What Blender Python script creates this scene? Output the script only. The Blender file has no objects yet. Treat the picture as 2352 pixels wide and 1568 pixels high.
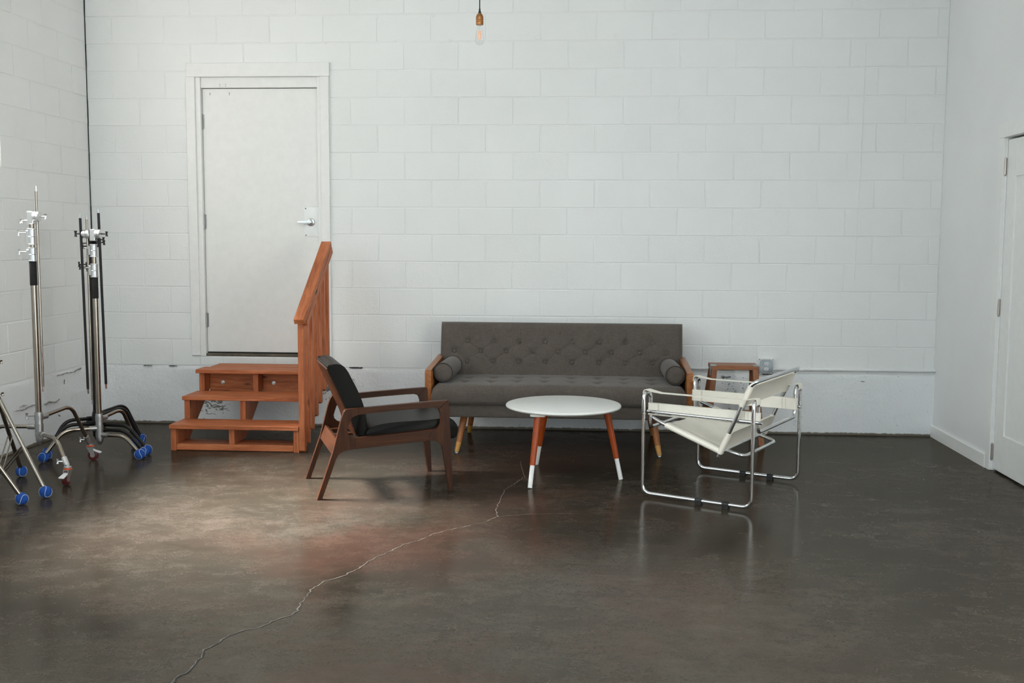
import bpy, bmesh, math, random
from mathutils import Vector, Matrix
from mathutils import noise as mnoise

random.seed(7)
SC = bpy.context.scene
COL = SC.collection
PI = math.pi

# ------------------------------------------------------------------ camera
F_PX = 2450.0
CAM_LOC = Vector((3.8233, -8.0107, 1.4403))
PITCH, YAW, ROLL = -0.09551, -0.07099, 0.004812
fw = Vector((math.sin(YAW) * math.cos(PITCH), math.cos(YAW) * math.cos(PITCH), math.sin(PITCH)))
r0 = Vector((math.cos(YAW), -math.sin(YAW), 0))
u0 = r0.cross(fw)
rt = math.cos(ROLL) * r0 + math.sin(ROLL) * u0
up = -math.sin(ROLL) * r0 + math.cos(ROLL) * u0
cam = bpy.data.cameras.new('camera')
cam.sensor_fit = 'HORIZONTAL'
cam.sensor_width = 36.0
cam.lens = F_PX * 36.0 / 2352.0
cam.clip_start = 0.05
camo = bpy.data.objects.new('camera', cam)
M = Matrix((rt, up, -fw)).transposed().to_4x4()
M.translation = CAM_LOC
camo.matrix_world = M
COL.objects.link(camo)
SC.camera = camo

# ------------------------------------------------------------------ room size
XR = 6.379          # right wall
YF = -11.0          # wall behind the camera
ZC = 4.25           # ceiling
WY0, WY1, WZ0, WZ1 = -3.35, -1.252, 1.876, 3.05     # left window opening
FW = [(0.35, 2.55), (2.95, 5.15)]                   # big windows behind the camera (x ranges)
W5Y0, W5Y1 = -7.6, -5.3                             # added left window for fill light, nearer the viewer
FZ0, FZ1 = 0.5, 3.5
SKX, SKY = 3.3, -5.9                                 # centre of the skylight added for fill

# ------------------------------------------------------------------ world, lights, exposure
w = bpy.data.worlds.new('world')
SC.world = w
w.use_nodes = True
w.node_tree.nodes['Background'].inputs[0].default_value = (0.62, 0.78, 1.0, 1)
w.node_tree.nodes['Background'].inputs[1].default_value = 0.6
SC.view_settings.view_transform = 'Standard'
SC.view_settings.look = 'None'
SC.view_settings.gamma = 1.0
SC.view_settings.use_curve_mapping = False
SC.view_settings.exposure = -0.44


def area(name, loc, direction, sx, sy, power, color):
    l = bpy.data.lights.new(name, 'AREA')
    l.shape = 'RECTANGLE'
    l.size, l.size_y = sx, sy
    l.energy = power
    l.color = color
    o = bpy.data.objects.new(name, l)
    o.location = loc
    o.rotation_euler = Vector(direction).to_track_quat('-Z', 'Y').to_euler()
    COL.objects.link(o)
    return o


# daylight entering through the high window in the left wall and the windows behind the camera
area('window_daylight', (-0.13, (WY0 + WY1) / 2, (WZ0 + WZ1) / 2), (1, 0, 0), WY1 - WY0 - 0.04, WZ1 - WZ0 - 0.04, 35, (1.0, 0.93, 0.80))
for i, (a, b) in enumerate(FW):
    area('front_window_daylight', ((a + b) / 2, YF - 0.1, (FZ0 + FZ1) / 2), (0, 1, 0), b - a - 0.04, FZ1 - FZ0 - 0.04, 57, (0.80, 0.95, 1.0))

area('side_fill_light', (-0.13, (W5Y0 + W5Y1) / 2, (WZ0 + WZ1) / 2), (1, 0, 0), W5Y1 - W5Y0 - 0.04, WZ1 - WZ0 - 0.04, 98, (0.82, 0.96, 1.0))  # fill through an added, unseen window to brighten the right wall
area('overhead_fill_light', (SKX, SKY, ZC + 0.10), (0, 0, -1), 2.6, 2.2, 82, (0.86, 0.97, 1.0))  # overhead fill; the skylight is added to lift the whole room
# hazy sun: comes in through the same high window and falls on the floor before the steps
sl_ = bpy.data.lights.new('hazy_sun', 'SUN')
sl_.energy = 88.0
sl_.angle = math.radians(24)
sl_.color = (1.0, 0.95, 0.90)
slo = bpy.data.objects.new('hazy_sun', sl_)
slo.location = (-4, -1.5, 6)
slo.rotation_euler = Vector((1.0, -0.12, -1.13)).to_track_quat('-Z', 'Y').to_euler()
COL.objects.link(slo)


# ------------------------------------------------------------------ materials
def nt(name):
    m = bpy.data.materials.new(name)
    m.use_nodes = True
    t = m.node_tree
    return m, t, t.nodes['Principled BSDF']


def N(t, typ, **kw):
    n = t.nodes.new(typ)
    for k, v in kw.items():
        if k in n.inputs:
            n.inputs[k].default_value = v
        else:
            setattr(n, k, v)
    return n


def ramp(t, fac, stops):
    r = t.nodes.new('ShaderNodeValToRGB')
    els = r.color_ramp.elements
    while len(els) < len(stops):
        els.new(0.5)
    for e, (p, c) in zip(els, stops):
        e.position = p
        e.color = (*c, 1) if len(c) == 3 else c
    t.links.new(fac, r.inputs['Fac'])
    return r.outputs['Color']


def mixc(t, fac, a, b, mode='MIX'):
    n = t.nodes.new('ShaderNodeMix')
    n.data_type = 'RGBA'
    n.blend_type = mode
    for sock, v in ((n.inputs[0], fac), (n.inputs[6], a), (n.inputs[7], b)):
        if hasattr(v, 'links'):
            t.links.new(v, sock)
        else:
            sock.default_value = v if isinstance(v, (int, float)) else (*v, 1)
    return n.outputs[2]


def coords(t, scale=(1, 1, 1), world=False, rnd=False):
    """object (or world) coordinates, optionally shifted per object"""
    if world:
        g = t.nodes.new('ShaderNodeNewGeometry').outputs['Position']
    else:
        g = t.nodes.new('ShaderNodeTexCoord').outputs['Object']
    mp = t.nodes.new('ShaderNodeMapping')
    mp.inputs['Scale'].default_value = scale
    t.links.new(g, mp.inputs['Vector'])
    if rnd:
        oi = t.nodes.new('ShaderNodeObjectInfo')
        mu = t.nodes.new('ShaderNodeVectorMath')
        mu.operation = 'SCALE'
        mu.inputs[0].default_value = (13.1, 7.7, 9.3)
        t.links.new(oi.outputs['Random'], mu.inputs['Scale'])
        t.links.new(mu.outputs[0], mp.inputs['Location'])
    return mp.outputs[0]


def noise(t, vec, scale, detail=4, rough=0.55, dist=0.0):
    n = N(t, 'ShaderNodeTexNoise')
    n.inputs['Scale'].default_value = scale
    n.inputs['Detail'].default_value = detail
    n.inputs['Roughness'].default_value = rough
    n.inputs['Distortion'].default_value = dist
    t.links.new(vec, n.inputs['Vector'])
    return n.outputs['Fac']


def bump(t, b, h, strength, dist=0.01):
    n = t.nodes.new('ShaderNodeBump')
    n.inputs['Strength'].default_value = strength
    n.inputs['Distance'].default_value = dist
    t.links.new(h, n.inputs['Height'])
    t.links.new(n.outputs[0], b.inputs['Normal'])
    return n


def plain(name, col, rough=0.5, metal=0.0, noise_amt=0.0, spec=0.5, coat=0.0, bumpy=0.0, bscale=200):
    m, t, b = nt(name)
    b.inputs['Roughness'].default_value = rough
    b.inputs['Metallic'].default_value = metal
    b.inputs['Specular IOR Level'].default_value = spec
    b.inputs['Coat Weight'].default_value = coat
    v = coords(t)
    f = noise(t, v, 18, 3)
    k = noise_amt or 0.06
    lo = tuple(c * (1 - k) for c in col)
    hi = tuple(min(1, c * (1 + k)) for c in col)
    t.links.new(ramp(t, f, [(0.3, lo), (0.7, hi)]), b.inputs['Base Color'])
    if bumpy:
        bump(t, b, noise(t, v, bscale, 3), bumpy, 0.002)
    return m


def wood(name, dark, mid, light, axis='X', rough=0.45, scale=1.0, coat=0.0, knots=False, spec=0.3):
    m, t, b = nt(name)
    s = {'X': (1.2, 14, 14), 'Y': (14, 1.2, 14), 'Z': (14, 14, 1.2)}[axis]
    v = coords(t, tuple(q * scale for q in s), rnd=True)
    f1 = noise(t, v, 2.2, 6, 0.6, 0.8)
    v2 = coords(t, tuple(q * scale * 3.2 for q in s), rnd=True)
    f2 = noise(t, v2, 4.5, 3, 0.6)
    c = ramp(t, f1, [(0.25, dark), (0.5, mid), (0.78, light)])
    c2 = ramp(t, f2, [(0.35, (0.72, 0.72, 0.72)), (0.6, (1, 1, 1))])
    c = mixc(t, 0.7, c, c2, 'MULTIPLY')
    if knots:
        v3 = coords(t, {'X': (2.2, 8, 8), 'Y': (8, 2.2, 8), 'Z': (8, 8, 2.2)}[axis], rnd=True)
        vo = N(t, 'ShaderNodeTexVoronoi')
        vo.inputs['Scale'].default_value = 1.35
        t.links.new(v3, vo.inputs['Vector'])
        kf = ramp(t, vo.outputs['Distance'], [(0.05, (1, 1, 1)), (0.13, (0, 0, 0))])
        c = mixc(t, kf, c, tuple(q * 0.3 for q in dark))
    t.links.new(c, b.inputs['Base Color'])
    b.inputs['Roughness'].default_value = rough
    b.inputs['Specular IOR Level'].default_value = spec
    b.inputs['Coat Weight'].default_value = coat
    b.inputs['Coat Roughness'].default_value = 0.2
    bump(t, b, f2, 0.12, 0.002)
    return m


def wall_paint(name, col, bump_scale, bump_strength, chips=False, rough=0.55):
    m, t, b = nt(name)
    v = coords(t, world=True)
    f = noise(t, v, 0.9, 4, 0.55)
    c = ramp(t, f, [(0.3, tuple(q * 0.955 for q in col)), (0.7, tuple(min(1, q * 1.03) for q in col))])
    h = noise(t, v, bump_scale, 5, 0.6)
    h2 = noise(t, v, bump_scale * 0.22, 4, 0.55)
    mx = t.nodes.new('ShaderNodeMath')
    mx.operation = 'ADD'
    t.links.new(h, mx.inputs[0])
    t.links.new(h2, mx.inputs[1])
    if chips:
        vv = coords(t, (1.0, 1.0, 1.7), world=True)
        cf = noise(t, vv, 16, 5, 0.62, 1.2)
        big = noise(t, v, 1.7, 2)
        mul = t.nodes.new('ShaderNodeMath')
        mul.operation = 'MULTIPLY'
        t.links.new(cf, mul.inputs[0])
        t.links.new(big, mul.inputs[1])
        chipm = ramp(t, mul.outputs[0], [(0.385, (0, 0, 0)), (0.40, (1, 1, 1))])
        c = mixc(t, chipm, c, (0.23, 0.22, 0.2))
        # grime rising from the floor line is paint missing along the wall's foot
        sep = t.nodes.new('ShaderNodeSeparateXYZ')
        t.links.new(v, sep.inputs[0])
        ft = noise(t, v, 22, 5, 0.7)
        ad = N(t, 'ShaderNodeMath', operation='MULTIPLY_ADD')
        t.links.new(ft, ad.inputs[0])
        ad.inputs[1].default_value = -0.026
        t.links.new(sep.outputs['Z'], ad.inputs[2])
        foot = ramp(t, ad.outputs[0], [(0.0, (1, 1, 1)), (0.008, (0, 0, 0))])
        c = mixc(t, foot, c, (0.16, 0.135, 0.10))
        sv = coords(t, (1.0, 1.0, 2.2), world=True)
        spk = ramp(t, noise(t, sv, 26, 4, 0.65, 1.0), [(0.695, (0, 0, 0)), (0.715, (0.75, 0.75, 0.75))])
        c = mixc(t, spk, c, (0.2, 0.19, 0.175))
    t.links.new(c, b.inputs['Base Color'])
    b.inputs['Roughness'].default_value = rough
    bn = bump(t, b, mx.outputs[0], bump_strength, 0.012 if chips else 0.006)
    if not chips and bump_strength > 0.1:
        oi = t.nodes.new('ShaderNodeObjectInfo')
        mrg = t.nodes.new('ShaderNodeMapRange')
        mrg.inputs['From Min'].default_value = 0.25
        mrg.inputs['To Min'].default_value = 0.10
        mrg.inputs['To Max'].default_value = 0.55
        t.links.new(oi.outputs['Random'], mrg.inputs['Value'])
        t.links.new(mrg.outputs[0], bn.inputs['Strength'])
    return m


def math_node(t, op, a, b=None):
    n = t.nodes.new('ShaderNodeMath')
    n.operation = op
    for sock, v in zip(n.inputs, (a, b)):
        if v is None:
            continue
        if hasattr(v, 'links'):
            t.links.new(v, sock)
        else:
            sock.default_value = v
    return n.outputs[0]


def map_range(t, v, a, b, c, d):
    n = t.nodes.new('ShaderNodeMapRange')
    for k, q in (('From Min', a), ('From Max', b), ('To Min', c), ('To Max', d)):
        n.inputs[k].default_value = q
    t.links.new(v, n.inputs['Value'])
    return n.outputs[0]


def floor_material():
    m, t, b = nt('polished_concrete')
    v = coords(t, world=True)
    vs = coords(t, (0.82, 1.0, 1.0), world=True)
    f1 = noise(t, v, 0.8, 8, 0.66, 0.25)
    fine = noise(t, vs, 6.0, 12, 0.82, 0.0)
    cloud = noise(t, v, 0.9, 6, 0.55, 0.2)
    grain = noise(t, vs, 110, 4, 0.8)
    f4 = noise(t, v, 60, 4, 0.7)
    lum = math_node(t, 'ADD', math_node(t, 'MULTIPLY', fine, 0.50), math_node(t, 'MULTIPLY', cloud, 0.25))
    lum = math_node(t, 'ADD', lum, math_node(t, 'MULTIPLY', grain, 0.25))
    base = ramp(t, lum, [(0.36, (0.016, 0.0125, 0.009)), (0.50, (0.041, 0.0335, 0.0255)), (0.64, (0.082, 0.070, 0.057))])
    # reddish stain soaked into the slab between the chairs and the crack
    sep = t.nodes.new('ShaderNodeSeparateXYZ')
    t.links.new(v, sep.inputs[0])
    red = ramp(t, f1, [(0.46, (0, 0, 0)), (0.60, (1, 1, 1))])
    mk = math_node(t, 'MULTIPLY', map_range(t, sep.outputs['X'], 1.9, 2.5, 0.10, 0.52), map_range(t, sep.outputs['X'], 5.0, 3.8, 0.0, 1.0))
    c = mixc(t, math_node(t, 'MULTIPLY', red, mk), base, (0.070, 0.032, 0.023))
    c = mixc(t, 0.35, c, ramp(t, lum, [(0.40, (0.55, 0.55, 0.55)), (0.60, (1.25, 1.25, 1.25))]), 'MULTIPLY')
    grn = ramp(t, noise(t, v, 0.55, 3, 0.5), [(0.46, (0, 0, 0)), (0.66, (0.35, 0.35, 0.35))])
    c = mixc(t, grn, c, (0.035, 0.032, 0.022))
    # pale flecks and dark pits
    fleck = ramp(t, noise(t, vs, 52, 4, 0.72, 0.3), [(0.70, (0, 0, 0)), (0.75, (0.8, 0.8, 0.8))])
    c = mixc(t, fleck, c, (0.21, 0.195, 0.175))
    vp = coords(t, (0.45, 1.0, 1.0), world=True)
    pm = ramp(t, noise(t, vp, 24, 4, 0.7, 0.5), [(0.285, (1, 1, 1)), (0.32, (0, 0, 0))])
    c = mixc(t, pm, c, (0.014, 0.012, 0.010))
    t.links.new(c, b.inputs['Base Color'])
    b.inputs['Roughness'].default_value = 0.8
    b.inputs['Specular IOR Level'].default_value = 0.0
    ad = t.nodes.new('ShaderNodeMath')
    ad.operation = 'ADD'
    t.links.new(fine, ad.inputs[0])
    t.links.new(f4, ad.inputs[1])
    bn = bump(t, b, ad.outputs[0], 0.035, 0.0025)
    # worn sealer: a thin glossy film whose shine grows towards grazing view
    gl = t.nodes.new('ShaderNodeBsdfGlossy')
    t.links.new(ramp(t, f1, [(0.3, (0.12, 0.12, 0.12)), (0.7, (0.24, 0.24, 0.24))]), gl.inputs['Roughness'])
    gl.inputs['Color'].default_value = (1, 0.94, 0.86, 1)
    t.links.new(bn.outputs[0], gl.inputs['Normal'])
    lw = t.nodes.new('ShaderNodeLayerWeight')
    lw.inputs['Blend'].default_value = 0.5
    mr2 = t.nodes.new('ShaderNodeMapRange')
    for k, q in (('From Min', 0.3), ('From Max', 1.0), ('To Min', 0.03), ('To Max', 0.16)):
        mr2.inputs[k].default_value = q
    t.links.new(lw.outputs['Facing'], mr2.inputs['Value'])
    ms = t.nodes.new('ShaderNodeMixShader')
    t.links.new(mr2.outputs[0], ms.inputs[0])
    t.links.new(b.outputs[0], ms.inputs[1])
    t.links.new(gl.outputs[0], ms.inputs[2])
    t.links.new(ms.outputs[0], t.nodes['Material Output'].inputs['Surface'])
    return m


def fabric(name, dark, light):
    m, t, b = nt(name)
    v = coords(t, (1, 1, 1))
    va = coords(t, (16, 260, 260))
    vb = coords(t, (380, 18, 18))
    f1 = noise(t, va, 1.6, 3)
    f2 = noise(t, vb, 1.6, 3)
    f3 = noise(t, v, 5, 4)
    ad = t.nodes.new('ShaderNodeMath')
    ad.operation = 'ADD'
    t.links.new(f1, ad.inputs[0])
    t.links.new(f2, ad.inputs[1])
    hf = t.nodes.new('ShaderNodeMath')
    hf.operation = 'MULTIPLY'
    hf.inputs[1].default_value = 0.5
    t.links.new(ad.outputs[0], hf.inputs[0])
    c = ramp(t, hf.outputs[0], [(0.36, dark), (0.64, light)])
    c2 = ramp(t, f3, [(0.3, (0.88, 0.88, 0.88)), (0.7, (1, 1, 1))])
    c = mixc(t, 1.0, c, c2, 'MULTIPLY')
    t.links.new(c, b.inputs['Base Color'])
    b.inputs['Roughness'].default_value = 0.92
    b.inputs['Specular IOR Level'].default_value = 0.2
    b.inputs['Sheen Weight'].default_value = 0.15
    bump(t, b, hf.outputs[0], 0.25, 0.002)
    return m


MAT = {}
MAT['block'] = wall_paint('white_painted_block', (0.86, 0.87, 0.86), 90, 0.2)
MAT['foundation'] = wall_paint('white_painted_rough_concrete', (0.87, 0.88, 0.89), 48, 0.38, chips=True)
MAT['drywall'] = wall_paint('white_painted_drywall', (0.86, 0.87, 0.87), 160, 0.02, rough=0.5)
MAT['ceiling'] = plain('white_ceiling_paint', (0.85, 0.85, 0.84), 0.7)
MAT['door'] = plain('white_door_enamel', (0.85, 0.85, 0.83), 0.38, noise_amt=0.02)
MAT['trim'] = plain('white_trim_enamel', (0.86, 0.86, 0.845), 0.4, noise_amt=0.02)
MAT['floor'] = floor_material()
MAT['dark'] = plain('dark_gap', (0.02, 0.018, 0.016), 0.9)
MAT['crack_light'] = plain('crumbled_concrete', (0.15, 0.132, 0.112), 0.9, noise_amt=0.3)
RW = ((0.24, 0.060, 0.019), (0.48, 0.142, 0.052), (0.63, 0.245, 0.112))
for a in 'XYZ':
    MAT['red' + a] = wood('stained_redwood_' + a.lower(), *RW, axis=a, rough=0.5, knots=True)
    MAT['walnut' + a] = wood('walnut_' + a.lower(), (0.016, 0.0046, 0.0015), (0.044, 0.0130, 0.0040), (0.083, 0.0265, 0.0080), axis=a, rough=0.42, spec=0.2)
    MAT['teak' + a] = wood('teak_' + a.lower(), (0.20, 0.062, 0.016), (0.33, 0.115, 0.032), (0.44, 0.175, 0.055), axis=a, rough=0.38, coat=0.2)
    MAT['oak' + a] = wood('oak_' + a.lower(), (0.16, 0.055, 0.022), (0.30, 0.115, 0.05), (0.40, 0.18, 0.085), axis=a, rough=0.45)
MAT['orange_wood'] = wood('orange_stained_beech', (0.24, 0.036, 0.005), (0.34, 0.056, 0.007), (0.41, 0.078, 0.011), axis='Z', rough=0.36, coat=0.08, scale=0.6)
MAT['foot_gold'] = plain('pale_gold_foot', (0.50, 0.25, 0.05), 0.4)
MAT['leather'] = plain('black_leather', (0.0045, 0.0045, 0.0038), 0.42, spec=0.13, bumpy=0.18, bscale=260)
MAT['fabric'] = fabric('grey_brown_linen', (0.078, 0.064, 0.054), (0.138, 0.116, 0.101))
MAT['fabric_dark'] = plain('dark_grey_piping', (0.035, 0.031, 0.027), 0.9)
MAT['canvas'] = plain('cream_leather', (0.82, 0.78, 0.69), 0.5, noise_amt=0.03, bumpy=0.08, bscale=120)
MAT['stitch'] = plain('tan_stitching', (0.42, 0.38, 0.30), 0.8)
MAT['white_lacquer'] = plain('white_lacquer', (0.78, 0.78, 0.76), 0.32, noise_amt=0.015)
MAT['white_plastic'] = plain('white_plastic', (0.75, 0.76, 0.77), 0.4, noise_amt=0.02)
MAT['chrome'] = plain('chrome', (0.72, 0.73, 0.75), 0.07, 1.0, noise_amt=0.01)
MAT['steel'] = plain('nickel_plated_steel', (0.31, 0.275, 0.235), 0.18, 1.0)
MAT['alu'] = plain('brushed_aluminium', (0.66, 0.67, 0.68), 0.32, 1.0)
MAT['cast'] = plain('cast_grey_metal', (0.36, 0.36, 0.36), 0.42, 0.9)
MAT['galv'] = plain('galvanised_plate', (0.34, 0.38, 0.41), 0.45, 0.35, noise_amt=0.15)
MAT['black'] = plain('black_plastic', (0.012, 0.012, 0.012), 0.5)
MAT['black_metal'] = plain('black_painted_metal', (0.007, 0.0065, 0.0065), 0.35, 0.0, spec=0.3)
MAT['foam'] = plain('black_foam_grip', (0.010, 0.009, 0.009), 0.85)
MAT['ball'] = plain('blue_felt', (0.005, 0.055, 0.27), 0.95, noise_amt=0.15, bumpy=0.4, bscale=400)
MAT['seam'] = plain('pale_rubber_seam', (0.62, 0.68, 0.75), 0.8)
MAT['wheel'] = plain('maroon_polyurethane', (0.085, 0.012, 0.014), 0.3)
MAT['red_ring'] = plain('orange_red_washer', (0.60, 0.09, 0.03), 0.5)
MAT['zinc'] = plain('zinc_plate', (0.62, 0.65, 0.64), 0.3, 0.9)
MAT['copper'] = plain('antique_copper', (0.43, 0.19, 0.075), 0.35, 1.0, noise_amt=0.2)
MAT['cord'] = plain('black_cloth_cord', (0.012, 0.012, 0.012), 0.8)
m_, t_, b_ = nt('clear_glass')
tr_ = t_.nodes.new('ShaderNodeBsdfTransparent')
tr_.inputs['Color'].default_value = (0.97, 0.98, 0.98, 1)
gs_ = t_.nodes.new('ShaderNodeBsdfGlossy')
gs_.inputs['Roughness'].default_value = 0.02
lw_ = t_.nodes.new('ShaderNodeLayerWeight')
lw_.inputs['Blend'].default_value = 0.5
fr_ = t_.nodes.new('ShaderNodeMapRange')
for k_, q_ in (('From Min', 0.4), ('From Max', 1.0), ('To Min', 0.03), ('To Max', 0.55)):
    fr_.inputs[k_].default_value = q_
t_.links.new(lw_.outputs['Facing'], fr_.inputs['Value'])
mx_ = t_.nodes.new('ShaderNodeMixShader')
t_.links.new(fr_.outputs[0], mx_.inputs[0])
t_.links.new(tr_.outputs[0], mx_.inputs[1])
t_.links.new(gs_.outputs[0], mx_.inputs[2])
t_.links.new(mx_.outputs[0], t_.nodes['Material Output'].inputs['Surface'])
t_.nodes.remove(b_)
MAT['glass'] = m_
m_, t_, b_ = nt('glowing_filament')
b_.inputs['Base Color'].default_value = (0.9, 0.5, 0.3, 1)
b_.inputs['Emission Color'].default_value = (1.0, 0.46, 0.26, 1)
b_.inputs['Emission Strength'].default_value = 0.35
MAT['filament'] = m_


# ------------------------------------------------------------------ mesh helpers
def obj(name, bm, mat, parent=None, loc=None, rot=None, smooth=35):
    if isinstance(bm, bmesh.types.BMesh):
        me = bpy.data.meshes.new(name)
        bmesh.ops.recalc_face_normals(bm, faces=bm.faces)
        bm.to_mesh(me)
        bm.free()
        if smooth:
            me.polygons.foreach_set('use_smooth', [True] * len(me.polygons))
            me.set_sharp_from_angle(angle=math.radians(smooth))
        me.materials.append(MAT[mat] if isinstance(mat, str) else mat)
    else:
        me = bm
    o = bpy.data.objects.new(name, me)
    COL.objects.link(o)
    if parent is not None:
        o.parent = parent
    if loc is not None:
        o.location = loc
    if rot is not None:
        o.rotation_euler = rot
    return o


def tag(o, label, cat, group=None, kind=None):
    if label:
        o['label'] = label
    if cat:
        o['category'] = cat
    if group:
        o['group'] = group
    if kind:
        o['kind'] = kind
    return o


def empty(name, loc=(0, 0, 0), rz=0.0):
    o = bpy.data.objects.new(name, None)
    o.empty_display_size = 0.1
    COL.objects.link(o)
    o.location = loc
    o.rotation_euler = (0, 0, rz)
    return o


def copy_tree(o, parent=None):
    c = o.copy()
    COL.objects.link(c)
    c.parent = parent
    for ch in list(o.children):
        copy_tree(ch, c)
    return c


def B():
    return bmesh.new()


def box(bm, x0, x1, y0, y1, z0, z1, bev=0.0, seg=1):
    vs = [bm.verts.new((x, y, z)) for x in (x0, x1) for y in (y0, y1) for z in (z0, z1)]
    f = [(0, 1, 3, 2), (4, 6, 7, 5), (0, 4, 5, 1), (2, 3, 7, 6), (0, 2, 6, 4), (1, 5, 7, 3)]
    fs = [bm.faces.new([vs[i] for i in q]) for q in f]
    if bev:
        es = list({e for q in fs for e in q.edges})
        bmesh.ops.bevel(bm, geom=es, offset=bev, segments=seg, profile=0.5, affect='EDGES', clamp_overlap=True)
    return bm


def boxo(name, mat, parent, x0, x1, y0, y1, z0, z1, bev=0.002, seg=1):
    return obj(name, box(B(), x0, x1, y0, y1, z0, z1, bev, seg), mat, parent)


def rounded(pts, rad, n=6):
    """polyline with its interior corners rounded"""
    pts = [Vector(p) for p in pts]
    if not isinstance(rad, (list, tuple)):
        rad = [rad] * len(pts)
    out = [pts[0]]
    for i in range(1, len(pts) - 1):
        p, a, b = pts[i], pts[i - 1], pts[i + 1]
        r = rad[i]
        da, db = (a - p), (b - p)
        r = min(r, da.length * 0.49, db.length * 0.49)
        if r < 1e-4:
            out.append(p)
            continue
        s, e = p + da.normalized() * r, p + db.normalized() * r
        for k in range(n + 1):
            t = k / n
            out.append((1 - t) ** 2 * s + 2 * t * (1 - t) * p + t * t * e)
    out.append(pts[-1])
    return out


def tube(bm, pts, r, seg=12, cap=True, r1=None, closed=False):
    pts = [Vector(p) for p in pts]
    n = len(pts)
    rings = []
    nrm = None
    for i, p in enumerate(pts):
        if closed:
            d = (pts[(i + 1) % n] - pts[i - 1]).normalized()
        else:
            d = (pts[min(i + 1, n - 1)] - pts[max(i - 1, 0)]).normalized()
        if nrm is None:
            nrm = d.orthogonal().normalized()
        else:
            nrm = (nrm - d * nrm.dot(d))
            nrm = nrm.normalized() if nrm.length > 1e-6 else d.orthogonal().normalized()
        bn = d.cross(nrm)
        rr = r if r1 is None else r + (r1 - r) * i / (n - 1)
        rings.append([bm.verts.new(p + rr * (math.cos(2 * PI * k / seg) * nrm + math.sin(2 * PI * k / seg) * bn)) for k in range(seg)])
    rng = range(n) if closed else range(n - 1)
    for i in rng:
        a, b = rings[i], rings[(i + 1) % n]
        for k in range(seg):
            bm.faces.new((a[k], a[(k + 1) % seg], b[(k + 1) % seg], b[k]))
    if cap and not closed:
        bm.faces.new(rings[0][::-1])
        bm.faces.new(rings[-1])
    return bm


def lathe(bm, prof, seg=24, center=(0, 0, 0), axis='Z'):
    """profile [(r, h)] turned about an axis"""
    c = Vector(center)
    rings = []
    for r, h in prof:
        ring = []
        for k in range(seg):
            a = 2 * PI * k / seg
            x, y = r * math.cos(a), r * math.sin(a)
            p = {'Z': (x, y, h), 'X': (h, x, y), 'Y': (x, h, y)}[axis]
            ring.append(bm.verts.new(c + Vector(p)))
        rings.append(ring)
    for a, b in zip(rings, rings[1:]):
        for k in range(seg):
            bm.faces.new((a[k], a[(k + 1) % seg], b[(k + 1) % seg], b[k]))
    bm.faces.new(rings[0][::-1])
    bm.faces.new(rings[-1])
    return bm


def plate(bm, outline, w0, w1, fmap, bev=0.0, seg=1):
    """2-D outline pushed through fmap(a, b, w) between w0 and w1"""
    n = len(outline)
    v0 = [bm.verts.new(fmap(a, b, w0)) for a, b in outline]
    v1 = [bm.verts.new(fmap(a, b, w1)) for a, b in outline]
    f0 = bm.faces.new(v0[::-1])
    f1 = bm.faces.new(v1)
    for i in range(n):
        j = (i + 1) % n
        bm.faces.new((v0[i], v0[j], v1[j], v1[i]))
    if bev:
        es = list(f0.edges) + list(f1.edges)
        bmesh.ops.bevel(bm, geom=es, offset=bev, segments=seg, profile=0.5, affect='EDGES', clamp_overlap=True)
    return bm


def smooth_loop(pts, n=4):
    """closed Catmull-Rom through 2-D points"""
    out = []
    L = len(pts)
    for i in range(L):
        p0, p1, p2, p3 = (Vector(pts[(i + k) % L]) for k in (-1, 0, 1, 2))
        for k in range(n):
            t = k / n
            q = 0.5 * ((2 * p1) + (-p0 + p2) * t + (2 * p0 - 5 * p1 + 4 * p2 - p3) * t * t + (-p0 + 3 * p1 - 3 * p2 + p3) * t ** 3)
            out.append((q.x, q.y))
    return out


def round_poly(pts, radii, n=5):
    out = []
    L = len(pts)
    for i in range(L):
        r = radii[i] if isinstance(radii, (list, tuple)) else radii
        p = Vector(pts[i])
        da, db = Vector(pts[i - 1]) - p, Vector(pts[(i + 1) % L]) - p
        r = min(r, da.length * 0.48, db.length * 0.48)
        if r < 1e-4:
            out.append((p.x, p.y))
            continue
        s, e = p + da.normalized() * r, p + db.normalized() * r
        for k in range(n + 1):
            t = k / n
            q = (1 - t) ** 2 * s + 2 * t * (1 - t) * p + t * t * e
            out.append((q.x, q.y))
    return out


def steps(a, b, n, edge=0.0, ne=0):
    """n even steps from a to b with ne extra ones packed into each edge zone"""
    if not edge:
        return [a + (b - a) * i / n for i in range(n + 1)]
    s = [a + edge * (1 - math.cos(PI / 2 * i / ne)) for i in range(ne)]
    m = [a + edge + (b - a - 2 * edge) * i / n for i in range(n + 1)]
    e = [b - edge * (1 - math.cos(PI / 2 * i / ne)) for i in range(ne)][::-1]
    return s + m + e


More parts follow.
